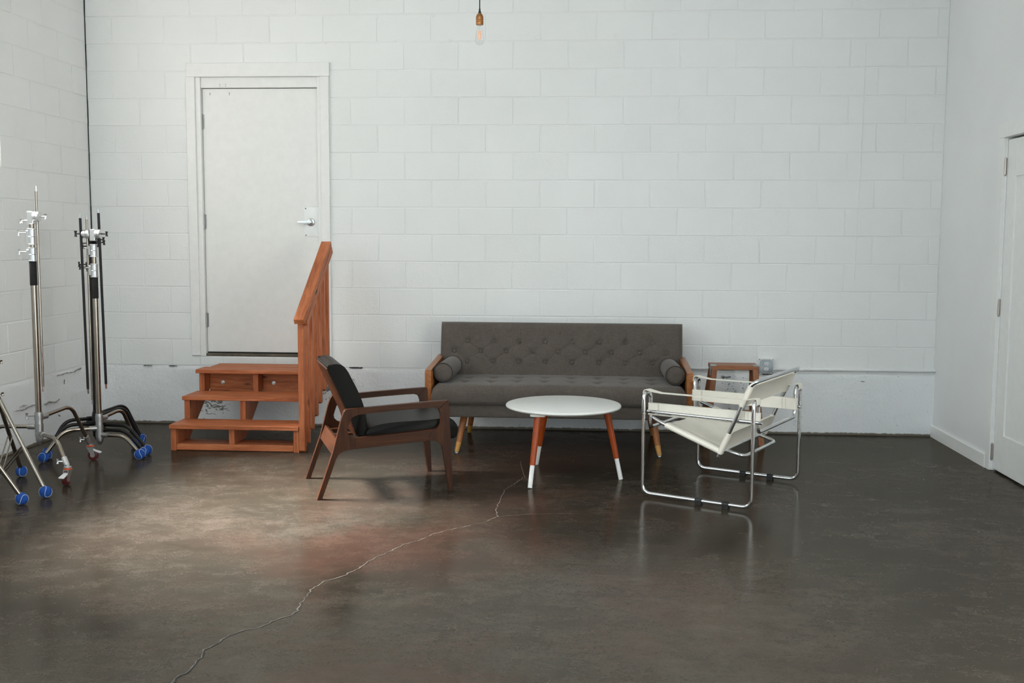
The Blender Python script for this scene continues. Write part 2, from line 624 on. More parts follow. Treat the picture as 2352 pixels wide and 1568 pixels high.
def cushion(bm, w, h, T, r, fn, nw, nh, fmap, round_bottom=True):
    """pillow whose face is a height field: x in 0..w, y in 0..h, thickness T with edge radius r"""
    xs = steps(0, w, nw, r, 4)
    ys = steps(0, h, nh, r, 4)

    def edge(e):
        e = max(0.0, min(e, r))
        return r - math.sqrt(max(0.0, r * r - (r - e) ** 2))
    grid = []
    for y in ys:
        row = []
        for x in xs:
            ex, ey = min(x, w - x), min(y, h - y)
            d = T - edge(ex) - edge(ey) + fn(x, y) * min(1, ex / (r * 1.2)) * min(1, ey / (r * 1.2))
            row.append(bm.verts.new(fmap(x, y, max(d, T - r * 1.3))))
        grid.append(row)
    for j in range(len(ys) - 1):
        for i in range(len(xs) - 1):
            bm.faces.new((grid[j][i], grid[j][i + 1], grid[j + 1][i + 1], grid[j + 1][i]))
    per = [(j, 0) for j in range(len(ys))][::-1] + []
    loop = [grid[0][i] for i in range(len(xs))] + [grid[j][-1] for j in range(1, len(ys))] + \
           [grid[-1][i] for i in range(len(xs) - 2, -1, -1)] + [grid[j][0] for j in range(len(ys) - 2, 0, -1)]
    pos = [(xs[i], ys[0]) for i in range(len(xs))] + [(xs[-1], ys[j]) for j in range(1, len(ys))] + \
          [(xs[i], ys[-1]) for i in range(len(xs) - 2, -1, -1)] + [(xs[0], ys[j]) for j in range(len(ys) - 2, 0, -1)]
    prev = loop
    rb = r * 0.6 if round_bottom else 0.0
    levels = [(rb, 0.0)] if not rb else [(rb, 0.0), (rb * 0.3, rb * 0.3), (0.0, rb)]
    for z, ins in levels:
        cur = []
        for (x, y) in pos:
            xx = min(max(x, ins), w - ins)
            yy = min(max(y, ins), h - ins)
            cur.append(bm.verts.new(fmap(xx, yy, z)))
        for k in range(len(loop)):
            kk = (k + 1) % len(loop)
            bm.faces.new((prev[kk], prev[k], cur[k], cur[kk]))
        prev = cur
    bm.faces.new(prev)
    return bm


# ================================================================== THE SETTING
# ---- floor
floor = obj('floor', box(B(), -0.2, XR + 0.2, YF - 0.2, 0.25, -0.15, 0.0), 'floor', smooth=0)
tag(floor, 'dark brown polished concrete floor with a long crack', 'floor', kind='structure')
CRACK = [(2.493, -4.80), (2.493, -4.70), (2.511, -4.655), (2.506, -4.597), (2.507, -4.52), (2.497, -4.47), (2.519, -4.407), (2.537, -4.329), (2.572, -4.278), (2.625, -4.238), (2.659, -4.158), (2.702, -4.102), (2.714, -4.053), (2.703, -3.969), (2.704, -3.901), (2.703, -3.793), (2.728, -3.695), (2.793, -3.613), (2.842, -3.492), (2.86, -3.388), (2.936, -3.212), (2.975, -3.116), (3.024, -3.06), (3.089, -2.924), (3.174, -2.829), (3.303, -2.702), (3.371, -2.575), (3.346, -2.451), (3.354, -2.24), (3.358, -1.982), (3.41, -1.811), (3.451, -1.632), (3.42, -1.385), (3.399, -1.187)]
CRACK = [(2.44, -5.6), (2.47, -5.35), (2.45, -5.1)] + CRACK


def ribbon(bm, pts, w0, w1, z, jitter, sub, off=0.0, seed=1):
    rnd = random.Random(seed)
    P = []
    for i in range(len(pts) - 1):
        a, b = Vector((*pts[i], 0)), Vector((*pts[i + 1], 0))
        n = max(2, int((b - a).length / sub))
        for k in range(n):
            q = a.lerp(b, k / n)
            P.append(q + Vector((rnd.uniform(-jitter, jitter), rnd.uniform(-jitter, jitter), 0)))
    P.append(Vector((*pts[-1], 0)))
    L, R = [], []
    for i, p in enumerate(P):
        d = (P[min(i + 1, len(P) - 1)] - P[max(i - 1, 0)]).normalized()
        nn = Vector((-d.y, d.x, 0))
        t = i / (len(P) - 1)
        ww = (w0 + (w1 - w0) * t) * rnd.uniform(0.35, 1.5) * 0.5
        L.append(bm.verts.new(p + nn * (ww + off) + Vector((0, 0, z))))
        R.append(bm.verts.new(p - nn * (ww - off) + Vector((0, 0, z))))
    for i in range(len(P) - 1):
        bm.faces.new((L[i], R[i], R[i + 1], L[i + 1]))
    return bm


ck = obj('crack', ribbon(B(), CRACK, 0.0062, 0.0034, 0.0006, 0.0055, 0.018, 0.0028, seed=3), 'crack_light', floor, smooth=0)
obj('crack_gap', ribbon(B(), CRACK[:26], 0.0080, 0.0022, 0.0009, 0.0055, 0.018, -0.0012, seed=3), 'dark', ck, smooth=0)
obj('crack', ribbon(B(), [(3.371, -2.575), (3.50, -2.52), (3.62, -2.50), (3.80, -2.47)], 0.004, 0.002, 0.0006, 0.004, 0.02, seed=5), 'crack_light', floor, smooth=0)

# ---- masonry
BW, BH = 0.4064, 0.2032
BLOCK_MESH = {}


def block_mesh(w, h, facing):
    key = (round(w, 3), round(h, 3), facing)
    if key in BLOCK_MESH:
        return BLOCK_MESH[key]
    bm = B()
    g, c = 0.0032, 0.0032
    a, b = w / 2 - g, h / 2 - g
    out = [(-a, -b), (a, -b), (a, b), (-a, b)]
    inn = [(-a + c, -b + c), (a - c, -b + c), (a - c, b - c), (-a + c, b - c)]

    def mp(u, v, d):
        return (u, d, v) if facing == 'back' else (-d, -u, v)
    # slightly domed, irregular front face so that light catches the edges
    base = [bm.verts.new(mp(u, v, 0.006)) for u, v in out]
    lip = [bm.verts.new(mp(u, v, 0.0022)) for u, v in out]
    top = [bm.verts.new(mp(u, v, 0.0)) for u, v in inn]
    for i in range(4):
        j = (i + 1) % 4
        bm.faces.new((base[i], base[j], lip[j], lip[i]))
        bm.faces.new((lip[i], lip[j], top[j], top[i]))
    bm.faces.new(top)
    me = bpy.data.meshes.new('block')
    bmesh.ops.recalc_face_normals(bm, faces=bm.faces)
    bm.to_mesh(me)
    bm.free()
    me.polygons.foreach_set('use_smooth', [False] * len(me.polygons))
    me.materials.append(MAT['block'])
    BLOCK_MESH[key] = me
    return me


def subtract(seg, hole):
    (a, b), (c, d) = seg, hole
    if d <= a or c >= b:
        return [seg]
    r = []
    if c > a:
        r.append((a, c))
    if d < b:
        r.append((d, b))
    return r


def lay(parent, facing, length, courses, holes, joint, limit_fn, stuff_bm):
    """courses: list of (z_bottom, z_top, offset); holes: (s0, s1, z0, z1) along the wall"""
    rnd = random.Random(11)
    for z0, z1, off in courses:
        s = off - BW * math.ceil(off / BW)
        while s < length:
            segs = [(max(0, s), min(length, s + BW))]
            zz0, zz1 = z0, z1
            for h0, h1, hz0, hz1 in holes:
                if hz0 < z1 - 0.02 and hz1 > z0 + 0.02:
                    if hz0 <= z0 + 0.03 and hz1 >= z1 - 0.03 or True:
                        nsegs = []
                        for g in segs:
                            nsegs += subtract(g, (h0, h1))
                        # leftovers above or below the opening
                        for g in segs:
                            lo, hi = max(g[0], h0), min(g[1], h1)
                            if hi - lo > 0.02:
                                if hz0 - z0 > 0.02:
                                    emit(parent, facing, lo, hi, z0, hz0, limit_fn, stuff_bm, rnd)
                                if z1 - hz1 > 0.02:
                                    emit(parent, facing, lo, hi, hz1, z1, limit_fn, stuff_bm, rnd)
                        segs = nsegs
            for g in segs:
                if g[1] - g[0] > 0.02:
                    emit(parent, facing, g[0], g[1], z0, z1, limit_fn, stuff_bm, rnd)
            s += BW


def emit(parent, facing, a, b, z0, z1, limit_fn, stuff_bm, rnd):
    w, h = b - a, z1 - z0
    c, zc = (a + b) / 2, (z0 + z1) / 2
    d = rnd.uniform(-0.0006, 0.0014)
    me = block_mesh(w, h, facing)
    if limit_fn(c, zc):
        o = bpy.data.objects.new('block', me)
        COL.objects.link(o)
        o.parent = parent
        o.location = (c, d, zc) if facing == 'back' else (-d, -c, zc)
        o.rotation_euler = (0, rnd.uniform(-0.002, 0.002), 0) if facing == 'back' else (rnd.uniform(-0.002, 0.002), 0, 0)
    else:
        off = Vector((c, d, zc)) if facing == 'back' else Vector((-d, -c, zc))
        vs = [stuff_bm.verts.new(v.co + off) for v in me.vertices]
        for p in me.polygons:
            stuff_bm.faces.new([vs[i] for i in p.vertices])


# back wall: the recessed mortar face, opened for the door
DX0, DX1, DZ0, DZ1 = 0.835, 1.815, 0.53, 2.645
bm = B()
MJ = 0.0042
for x0, x1, z0, z1 in ((-0.2, DX0, 0, ZC), (DX1, XR + 0.2, 0, ZC), (DX0, DX1, 0, DZ0), (DX0, DX1, DZ1, ZC)):
    box(bm, x0, x1, MJ, 0.2, z0, z1)
wall_back = obj('wall_back', bm, 'block', smooth=0)
tag(wall_back, 'white painted concrete block wall behind the sofa', 'wall', kind='structure')
Z0 = 3.0961
courses = []
for k in range(-6, 13):
    zt = Z0 - BH * k
    if zt - BH > ZC:
        continue
    off = 2.0345 + (0.0 if k % 2 else BW / 2)
    courses.append((zt - BH, min(zt, ZC), off))
sb = B()
lay(wall_back, 'back', XR, courses, [(DX0, DX1, DZ0, DZ1)], 0, lambda s, z: z < 3.42, sb)
if sb.verts:
    o = obj('block_courses', sb, 'block', wall_back, smooth=0)
    o['kind'] = 'stuff'
else:
    sb.free()


def rough_face(x_len, z0, z1, facing, seed, skip=None):
    """poured foundation: one lumpy face with a crumbling upper lip"""
    bm = B()
    nx, nz = int(x_len / 0.022), 22
    off = Vector((seed * 3.1, seed, 0))
    g = []
    for j in range(nz + 1):
        row = []
        for i in range(nx + 1):
            x = x_len * i / nx
            z = z0 + (z1 - z0) * j / nz
            q = Vector((x, 0, z)) + off
            d = 0.006 * mnoise.noise(q * 2.3) + 0.0030 * mnoise.noise(q * 9) + 0.0022 * mnoise.noise(q * 27)
            lip = max(0.0, 1 - (z1 - z) / 0.05)
            d -= 0.003 * lip * mnoise.noise(q * 6)
            zz = z
            if j == nz:
                zz = z1 - 0.005 + 0.006 * mnoise.noise(q * 7)
                d -= 0.004
            y = -0.002 - d
            row.append(bm.verts.new((x, y, zz) if facing == 'back' else (-y, -x, zz)))
        g.append(row)
    for j in range(nz):
        for i in range(nx):
            bm.faces.new((g[j][i], g[j][i + 1], g[j + 1][i + 1], g[j + 1][i]))
    # close the top back into the wall
    back = [bm.verts.new((v.co.x, 0.006, v.co.z) if facing == 'back' else (-0.006, v.co.y, v.co.z)) for v in g[-1]]
    for i in range(nx):
        bm.faces.new((g[-1][i], g[-1][i + 1], back[i + 1], back[i]))
    return bm


obj('foundation', rough_face(XR, 0.0, 0.452, 'back', 1), 'foundation', wall_back, smooth=60)
# crumbled dark gaps along the joint over the foundation, and the split in the corner
rnd = random.Random(5)
for x, z, w_ in ((2.057, 0.456, 0.10), (0.42, 0.452, 0.07), (0.62, 0.452, 0.06), (1.35, 0.455, 0.05), (4.62, 0.42, 0.05), (4.86, 0.425, 0.07), (5.17, 0.447, 0.09), (5.86, 0.405, 0.03)):
    bm = B()
    n = 8
    hh = 0.0035 if x == 2.057 else 0.0012
    top = [(x - w_ / 2 + w_ * i / n, z + hh + rnd.uniform(-0.0015, 0.0015)) for i in range(n + 1)]
    bot = [(x - w_ / 2 + w_ * i / n, z - hh + rnd.uniform(-0.0015, 0.0015)) for i in range(n + 1)]
    plate(bm, top + bot[::-1], -0.0125, 0.005, lambda a, b, c: (a, c, b))
    obj('joint_gap', bm, 'dark', wall_back, smooth=0)
bm = B()
n = 40
L = [(0.0030 + rnd.uniform(-0.0012, 0.0022), 1.40 + (ZC - 1.40) * i / n) for i in range(n + 1)]
plate(bm, [(0.0005, 1.40), (0.0005, ZC)] + L[::-1], -0.004, 0.005, lambda a, b, c: (a, c, b))
obj('corner_gap', bm, 'dark', wall_back, smooth=0)
for x, z, r_ in ((2.24, 3.075, 0.016), (2.66, 3.08, 0.014), (2.37, 2.90, 0.012), (2.78, 2.90, 0.014), (3.43, 2.925, 0.028), (4.00, 2.93, 0.016), (4.43, 2.93, 0.013), (5.13, 2.93, 0.010), (1.85, 2.89, 0.010)):
    bm = lathe(B(), [(r_, 0.003), (r_ * 0.8, -0.0012), (r_ * 0.45, -0.0016), (r_ * 0.25, 0.0005), (0.0005, 0.0015)], 14, axis='Y')
    obj('patched_anchor_hole', bm, 'block', wall_back, (x, 0, z), smooth=60)
# the paint drip line running down the wall on the right
obj('paint_drip', tube(B(), [(5.80, 0.0, 2.86), (5.795, -0.001, 2.3), (5.79, 0.0, 1.9), (5.775, 0.0, 1.15)], 0.0024, 6), 'block', wall_back)

# left wall, opened for the window
bm = B()
yl = [(-YF, -WY0), (-WY0, -WY1), (-WY1, 0)]
for s0, s1, z0, z1 in ((0, -WY1, 0, ZC), (-WY0, -W5Y1, 0, ZC), (-W5Y0, -YF + 0.2, 0, ZC), (-WY1, -WY0, 0, WZ0), (-WY1, -WY0, WZ1, ZC), (-W5Y1, -W5Y0, 0, WZ0), (-W5Y1, -W5Y0, WZ1, ZC)):
    box(bm, -0.2, -MJ, -s1, -s0, z0, z1)
wall_left = obj('wall_left', bm, 'block', smooth=0)
tag(wall_left, 'white painted concrete block wall behind the lighting stands', 'wall', kind='structure')
courses = []
for k in range(-7, 12):
    zt = 2.9078 - BH * k
    if zt - BH > ZC:
        continue
    off = 1.0412 + (0.0 if k % 2 else BW / 2)
    courses.append((zt - BH, min(zt, ZC), off))
sb = B()
lay(wall_left, 'left', -YF, courses, [(-WY1, -WY0, WZ0, WZ1), (-W5Y1, -W5Y0, WZ0, WZ1)], 0, lambda s, z: s < 2.7 and z < 3.5, sb)
o = obj('block_courses', sb, 'block', wall_left, smooth=0)
o['kind'] = 'stuff'
obj('foundation', rough_face(-YF, 0.0, 0.467, 'left', 2), 'foundation', wall_left, smooth=60)

rnd = random.Random(9)
for pts, w_ in (([(1.216, 0.280), (1.10, 0.272), (0.99, 0.285), (0.93, 0.279)], 0.006), ([(0.815, 0.262), (0.74, 0.272), (0.66, 0.256), (0.60, 0.274)], 0.010), ([(0.62, 0.442), (0.50, 0.448), (0.38, 0.440), (0.24, 0.455)], 0.008), ([(1.05, 0.30), (1.16, 0.302)], 0.003), ([(0.52, 0.40), (0.525, 0.37)], 0.005), ([(0.62, 0.16), (0.60, 0.145)], 0.008)):
    P = []
    for (a, b), (c, d) in zip(pts, pts[1:]):
        for k in range(8):
            P.append((a + (c - a) * k / 8, b + (d - b) * k / 8 + rnd.uniform(-0.004, 0.004)))
    up_ = [(a, b + w_ * rnd.uniform(0.02, 0.35)) for a, b in P]
    dn_ = [(a, b - w_ * rnd.uniform(0.02, 0.35)) for a, b in P]
    obj('joint_gap', plate(B(), up_ + dn_[::-1], -0.006, 0.0115, lambda a, b, c: (c, -a, b)), plain('bare_concrete_chip', (0.24, 0.225, 0.20), 0.9), wall_left, smooth=0)

# high window in the left wall, plus an unseen one added for fill light
x0, x1 = -0.20, -0.16
for nm, lb, ya, yb_ in (('window_1', 'high window in the white block wall at the left edge', WY0, WY1), ('window_5', 'added fill light window in the left block wall beside the viewer', W5Y0, W5Y1)):
    win = empty(nm, (0, 0, 0))
    tag(win, lb, 'window', kind='structure')
    for y0, y1, z0, z1 in ((ya, ya + 0.05, WZ0, WZ1), (yb_ - 0.05, yb_, WZ0, WZ1), (ya + 0.05, yb_ - 0.05, WZ0, WZ0 + 0.05), (ya + 0.05, yb_ - 0.05, WZ1 - 0.05, WZ1)):
        boxo('frame_bar', 'trim', win, x0, x1, y0, y1, z0, z1)
    for i in range(1, 4):
        y = ya + (yb_ - ya) * i / 4
        boxo('glazing_bar', 'trim', win, x0, x1, y - 0.015, y + 0.015, WZ0 + 0.05, WZ1 - 0.05)
    boxo('pane', 'glass', win, -0.185, -0.180, ya + 0.05, yb_ - 0.05, WZ0 + 0.05, WZ1 - 0.05, 0)

# right wall (smooth), with its own doorway; everything behind the camera; ceiling
D2Y0, D2Y1, D2Z = -2.10, -1.165, 2.075
bm = B()
for y0, y1, z0, z1 in ((D2Y1 + 0.012, 0.2, 0, ZC), (YF - 0.2, D2Y0 - 0.012, 0, ZC), (D2Y0 - 0.012, D2Y1 + 0.012, D2Z + 0.012, ZC)):
    box(bm, XR, XR + 0.16, y0, y1, z0, z1)
wall_right = obj('wall_right', bm, 'drywall', smooth=0)
tag(wall_right, 'smooth white painted wall on the right with a panelled door', 'wall', kind='structure')
bm = B()
edges = [-0.2] + [v for r in FW for v in r] + [XR + 0.2]
for i in range(0, len(edges), 2):
    box(bm, edges[i], edges[i + 1], YF - 0.2, YF, 0, ZC)
for a, b in FW:
    box(bm, a, b, YF - 0.2, YF, 0, FZ0)
    box(bm, a, b, YF - 0.2, YF, FZ1, ZC)
wall_front = obj('wall_front', bm, 'drywall', smooth=0)
tag(wall_front, 'white wall with two large windows behind the viewer', 'wall', kind='structure')
for i, (a, b) in enumerate(FW):
    wn = empty('window_%d' % (i + 2), (0, 0, 0))
    tag(wn, ('left' if i == 0 else 'right') + ' large steel window in the wall behind the viewer', 'window', kind='structure')
    for j in range(5):
        x = a + (b - a) * j / 4
        boxo('glazing_bar', 'trim', wn, x - 0.02, x + 0.02, YF - 0.18, YF - 0.14, FZ0, FZ1)
    for j in range(4):
        z = FZ0 + (FZ1 - FZ0) * j / 3
        boxo('glazing_bar', 'trim', wn, a, b, YF - 0.18, YF - 0.14, z - 0.02, z + 0.02)
    boxo('pane', 'glass', wn, a, b, YF - 0.165, YF - 0.16, FZ0, FZ1, 0)
bm = B()
for x0, x1, y0, y1 in ((-0.2, SKX - 1.33, YF - 0.2, 0.2), (SKX + 1.33, XR + 0.2, YF - 0.2, 0.2), (SKX - 1.33, SKX + 1.33, YF - 0.2, SKY - 1.13), (SKX - 1.33, SKX + 1.33, SKY + 1.13, 0.2)):
    box(bm, x0, x1, y0, y1, ZC, ZC + 0.15)
ceil = obj('ceiling', bm, 'ceiling', smooth=0)
tag(ceil, 'plain white ceiling above the frame', 'ceiling', kind='structure')

wn = empty('window_4', (SKX, SKY, ZC))  # unseen skylight, added to house the overhead fill light
tag(wn, 'added fill light skylight in the white ceiling above the viewer', 'skylight', kind='structure')
for j in range(4):
    x = -1.31 + 2.62 * j / 3
    boxo('glazing_bar', 'trim', wn, x - 0.02, x + 0.02, -1.13, 1.13, 0.14, 0.18)
boxo('pane', 'glass', wn, -1.33, 1.33, -1.13, 1.13, 0.155, 0.16, 0)
bb = obj('baseboard_right', plate(B(), [(0, 0), (0.014, 0), (0.014, 0.082), (0.010, 0.088), (0, 0.088)], -1.085, 0.0, lambda a, b, c: (XR - a, c, b)), 'trim', smooth=20)
tag(bb, 'white baseboard along the smooth right wall', 'baseboard', kind='structure')
bb2 = obj('trim_1', plate(B(), [(0, 0), (0.014, 0), (0.014, 0.082), (0.010, 0.088), (0, 0.088)], YF, D2Y0 - 0.075, lambda a, b, c: (XR - a, c, b)), 'trim', smooth=20)
tag(bb2, 'white baseboard beyond the panelled door', 'baseboard', kind='structure')

# ---- door above the steps
d1 = empty('door_1', (1.32, 0, 0.53))


def drel(name, mat, x0, x1, y0, y1, z0, z1, par=None, bev=0.002, seg=1):
    return boxo(name, mat, par or d1, x0 - 1.32, x1 - 1.32, y0, y1, z0 - 0.53, z1 - 0.53, bev, seg)


tag(d1, 'plain white door in the block wall above the wooden steps', 'door', kind='structure')
LY = 0.030
leaf = drel('door_leaf', 'door', 0.886, 1.776, LY, LY + 0.045, 0.562, 2.563, bev=0.003)
drel('casing', 'trim', 0.778, 0.846, -0.020, 0.004, 0.537, 2.645)
drel('casing', 'trim', 1.806, 1.872, -0.020, 0.004, 0.537, 2.645)
drel('casing', 'trim', 0.786, 1.878, -0.024, 0.004, 2.645, 2.747)
drel('jamb', 'trim', 0.836, 0.884, -0.004, 0.12, 0.53, 2.645)
drel('jamb', 'trim', 1.779, 1.814, -0.004, 0.12, 0.53, 2.645)
drel('jamb', 'trim', 0.884, 1.779, 0.010, 0.12, 2.567, 2.645)
drel('threshold', plain('worn_brown_threshold', (0.11, 0.092, 0.07), 0.7, noise_amt=0.35), 0.884, 1.779, 0.002, 0.12, 0.532, 0.552)
drel('dark_gap', 'dark', 0.884, 1.779, 0.045, 0.06, 0.552, 0.5635, bev=0)
drel('backing', 'dark', 0.86, 1.80, 0.11, 0.13, 0.53, 2.62, bev=0)
for z in (2.318, 1.564, 0.808):
    bm = B()
    for i in range(5):
        lathe(bm, [(0.0075, -0.054 + i * 0.0217), (0.0075, -0.034 + i * 0.0217)], 12)
    lathe(bm, [(0.004, -0.060), (0.0055, -0.056), (0.0055, 0.056), (0.004, 0.060)], 10)
    box(bm, -0.001, 0.016, 0.004, 0.010, -0.054, 0.054)
    obj('hinge', bm, 'cast', d1, (0.884 - 1.32, LY - 0.008, z - 0.53))
pl = drel('latch_guard_plate', plain('bare_steel_plate', (0.70, 0.69, 0.67), 0.35, 0.35, noise_amt=0.05), 1.662, 1.775, LY - 0.003, LY + 0.001, 1.452, 1.677, bev=0.001)
for zz in (1.665, 1.464):
    o = obj('screw', lathe(B(), [(0.0045, -0.002), (0.0045, 0.0)], 10, axis='Y'), 'dark', pl, (1.674 - 1.32, LY - 0.0028, zz - 0.53))
hd = obj('door_handle', lathe(B(), [(0.031, 0.0), (0.031, -0.004), (0.027, -0.010), (0.016, -0.014), (0.0145, -0.030), (0.0145, -0.044), (0.010, -0.047)], 24, axis='Y'), 'alu', d1, (1.714 - 1.32, LY - 0.002, 1.562 - 0.53))
bm = B()
plate(bm, round_poly([(0.008, 0.013), (-0.092, 0.006), (-0.098, -0.008), (0.008, -0.013)], 0.006), -0.048, -0.032, lambda a, b, c: (a, c, b), 0.004, 2)
obj('lever', bm, 'alu', hd)
obj('lock_core', lathe(B(), [(0.007, -0.044), (0.007, -0.051)], 12, axis='Y'), 'zinc', hd)
for xx, zz in ((0.949, 2.531), (0.949, 2.518), (1.098, 2.533), (1.098, 2.518), (0.949, 2.525), (1.098, 2.526)):
    obj('screw_hole', lathe(B(), [(0.0028, -0.0006), (0.0028, 0.002)], 8, axis='Y'), 'dark', d1, (xx - 1.32, LY, zz - 0.53))
for xx, zz in ((1.032, 2.592), (1.032, 2.579), (1.078, 2.592), (1.078, 2.579)):
    obj('screw_hole', lathe(B(), [(0.0026, -0.0006), (0.0026, 0.002)], 8, axis='Y'), 'dark', d1, (xx - 1.32, 0.010, zz - 0.53))

# ---- panelled door in the right wall
d2 = empty('door_2', (XR, (D2Y0 + D2Y1) / 2, 0))
yc = (D2Y0 + D2Y1) / 2


def rrel(name, mat, x0, x1, y0, y1, z0, z1, bev=0.002):
    return boxo(name, mat, d2, x0, x1, y0 - yc, y1 - yc, z0, z1, bev)


tag(d2, 'white panelled door in the smooth right wall', 'door', kind='structure')
rrel('casing', 'trim', -0.012, 0.02, D2Y1 + 0.004, D2Y1 + 0.085, 0, D2Z + 0.003)
rrel('casing', 'trim', -0.012, 0.02, D2Y0 - 0.085, D2Y0 - 0.004, 0, D2Z + 0.003)
rrel('casing', 'trim', -0.014, 0.02, D2Y0 - 0.09, D2Y1 + 0.095, D2Z + 0.003, D2Z + 0.092)
rrel('jamb', 'trim', 0.006, 0.14, D2Y1, D2Y1 + 0.012, 0, D2Z + 0.008)
rrel('jamb', 'trim', 0.006, 0.14, D2Y0 - 0.012, D2Y0, 0, D2Z + 0.008)
rrel('jamb', 'trim', 0.006, 0.14, D2Y0, D2Y1, D2Z, D2Z + 0.010)
rrel('backing', 'dark', 0.13, 0.14, D2Y0, D2Y1, 0, D2Z, 0)
y0, y1 = D2Y0 + 0.004, D2Y1 - 0.006
s = 0.135
rrel('stile', 'door', 0.012, 0.050, y1 - s, y1, 0.012, D2Z - 0.012, 0.0015)
rrel('stile', 'door', 0.012, 0.050, y0, y0 + s, 0.012, D2Z - 0.012, 0.0015)
rrel('rail', 'door', 0.012, 0.050, y0 + s, y1 - s, D2Z - 0.24, D2Z - 0.012, 0.0015)
rrel('rail', 'door', 0.012, 0.050, y0 + s, y1 - s, 0.012, 0.245, 0.0015)
rrel('panel', 'door', 0.021, 0.045, y0 + s, y1 - s, 0.245, D2Z - 0.24, 0)
for z in (1.90, 1.03, 0.12):
    bm = B()
    for i in range(5):
        lathe(bm, [(0.0078, -0.050 + i * 0.0202), (0.0078, -0.0315 + i * 0.0202)], 12)
    lathe(bm, [(0.004, -0.056), (0.0055, -0.052), (0.0055, 0.052), (0.004, 0.056)], 10)
    obj('hinge', bm, plain('satin_bronze_hinge', (0.46, 0.41, 0.38), 0.35, 0.9), d2, (0.002, D2Y1 - yc + 0.001, z))
obj('door_knob', lathe(B(), [(0.03, 0.0), (0.03, -0.005), (0.012, -0.012), (0.012, -0.030), (0.026, -0.040), (0.028, -0.052), (0.018, -0.064), (0.004, -0.066)], 20, axis='X'), 'alu', d2, (0.012, y0 + 0.07 - yc, 0.95))

# ---- conduit and outlet
cd = obj('conduit', tube(B(), [(3.1, -0.014, 0.484), (XR - 0.002, -0.014, 0.491)], 0.0115, 14), 'block')
tag(cd, 'thin white painted conduit pipe along the foot of the block wall', 'pipe')
for x in (3.4, 4.3, 5.62):
    bm = B()
    tube(bm, [(x - 0.01, -0.014, 0.488), (x + 0.01, -0.014, 0.488)], 0.0135, 14)
    box(bm, x - 0.01, x + 0.01, -0.003, 0.0, 0.470, 0.525)
    obj('pipe_strap', bm, 'block', cd)
ob = empty('wall_outlet', (5.147, 0, 0.5135))
tag(ob, 'grey metal double power outlet on the block wall beside the stool', 'outlet')
S = 0.054
obj('box_body', plate(B(), round_poly([(-S, -S), (S, -S), (S, S), (-S, S)], 0.008), -0.040, 0.0, lambda a, b, c: (a, c, b), 0.002), 'block', ob)
cov = obj('cover_plate', plate(B(), round_poly([(-0.048, -0.050), (0.048, -0.050), (0.048, 0.050), (-0.048, 0.050)], 0.024, 8), -0.048, -0.040, lambda a, b, c: (a, c, b), 0.003, 2), 'galv', ob)
for sx in (-1, 1):
    for sz in (-1, 1):
        obj('corner_screw', lathe(B(), [(0.0035, -0.0425), (0.0035, -0.040)], 8, axis='Y'), 'dark', ob, (sx * 0.048, 0, sz * 0.048))
for sz in (-1, 1):
    rc = obj('receptacle', plate(B(), round_poly([(-0.016, -0.012), (0.016, -0.012), (0.016, 0.012), (-0.016, 0.012)], 0.011, 6), -0.0505, -0.047, lambda a, b, c: (a, c, b), 0.001), 'white_plastic', ob, (0, 0, sz * 0.020))
    for a, b in ((-0.0065, 0.0045), (0.0065, 0.0045)):
        obj('slot', box(B(), a - 0.0013, a + 0.0013, -0.0508, -0.049, b - 0.0045, b + 0.0045), 'dark', rc)
    obj('slot', lathe(B(), [(0.0028, -0.0508), (0.0028, -0.049)], 10, axis='Y'), 'dark', rc, (0, 0, -0.0065))

# ================================================================== THINGS
# ---- sofa
SX0, SX1 = 2.735, 4.525
scx = (SX0 + SX1) / 2
sofa = empty('sofa', (scx, -0.55, 0))
tag(sofa, 'grey brown button-tufted sofa with teak arms standing against the block wall', 'sofa')
hw = (SX1 - SX0) / 2
SEAT_Y0, SEAT_Y1 = -0.965, -0.16
rel = lambda x, y, z: Vector((x - scx, y + 0.55, z))
# base
boxo('seat_base', 'fabric', sofa, -hw + 0.045, hw - 0.045, -0.385, 0.43, 0.243, 0.335, 0.012, 3)
# seat cushion
sw, sh = 2 * hw - 0.088, 0.66
btn_x = [400, 615, 823, 1043, 1262, 1477, 1690, 1910]
bx = [((q / 3.5636 + 960) - 1010) / 553.0 for q in btn_x]
mid_x = [((q / 3.5636 + 960) - 1010) / 553.0 for q in [297, 512, 720, 940, 1142, 1363, 1578, 1803, 2018]]


def g2(x, s):
    return math.exp(-(x / s) ** 2)


def seat_fn(x, y):
    d = 0.012 * math.sin(PI * x / sw) * math.sin(PI * min(1, y / sh))
    for q in bx:
        cx = 0.02 + q * (sw - 0.04)
        d -= 0.0035 * g2(x - cx, 0.008) * (1 if y < 0.30 else 0.4)
        for cy in (0.20, 0.40):
            d -= 0.013 * g2(math.hypot(x - cx, y - cy), 0.035)
    d += 0.0035 * mnoise.noise(Vector((x * 5, y * 7, 1.3)))
    d += 0.0022 * mnoise.noise(Vector((x * 16, y * 5, 4.1)))
    return d


bm = cushion(B(), sw, sh, 0.135, 0.055, seat_fn, 190, 56, lambda x, y, d: Vector((-sw / 2 + x, -0.425 + y, 0.330 + d)))
seat = obj('seat_cushion', bm, 'fabric', sofa, smooth=60)
# backrest: leaning tufted pad
bw_, bh_ = 1.752, 0.440
lean = math.radians(13)
rows = [(0.295, bx), (0.222, mid_x), (0.148, bx)]
BT = [(q * bw_, t) for t, xs in rows for q in xs]


def seg_d(px, py, a, b):
    ax, ay = a
    dx, dy = b[0] - ax, b[1] - ay
    L2 = dx * dx + dy * dy
    t = max(0, min(1, ((px - ax) * dx + (py - ay) * dy) / L2))
    return math.hypot(px - ax - t * dx, py - ay - t * dy)


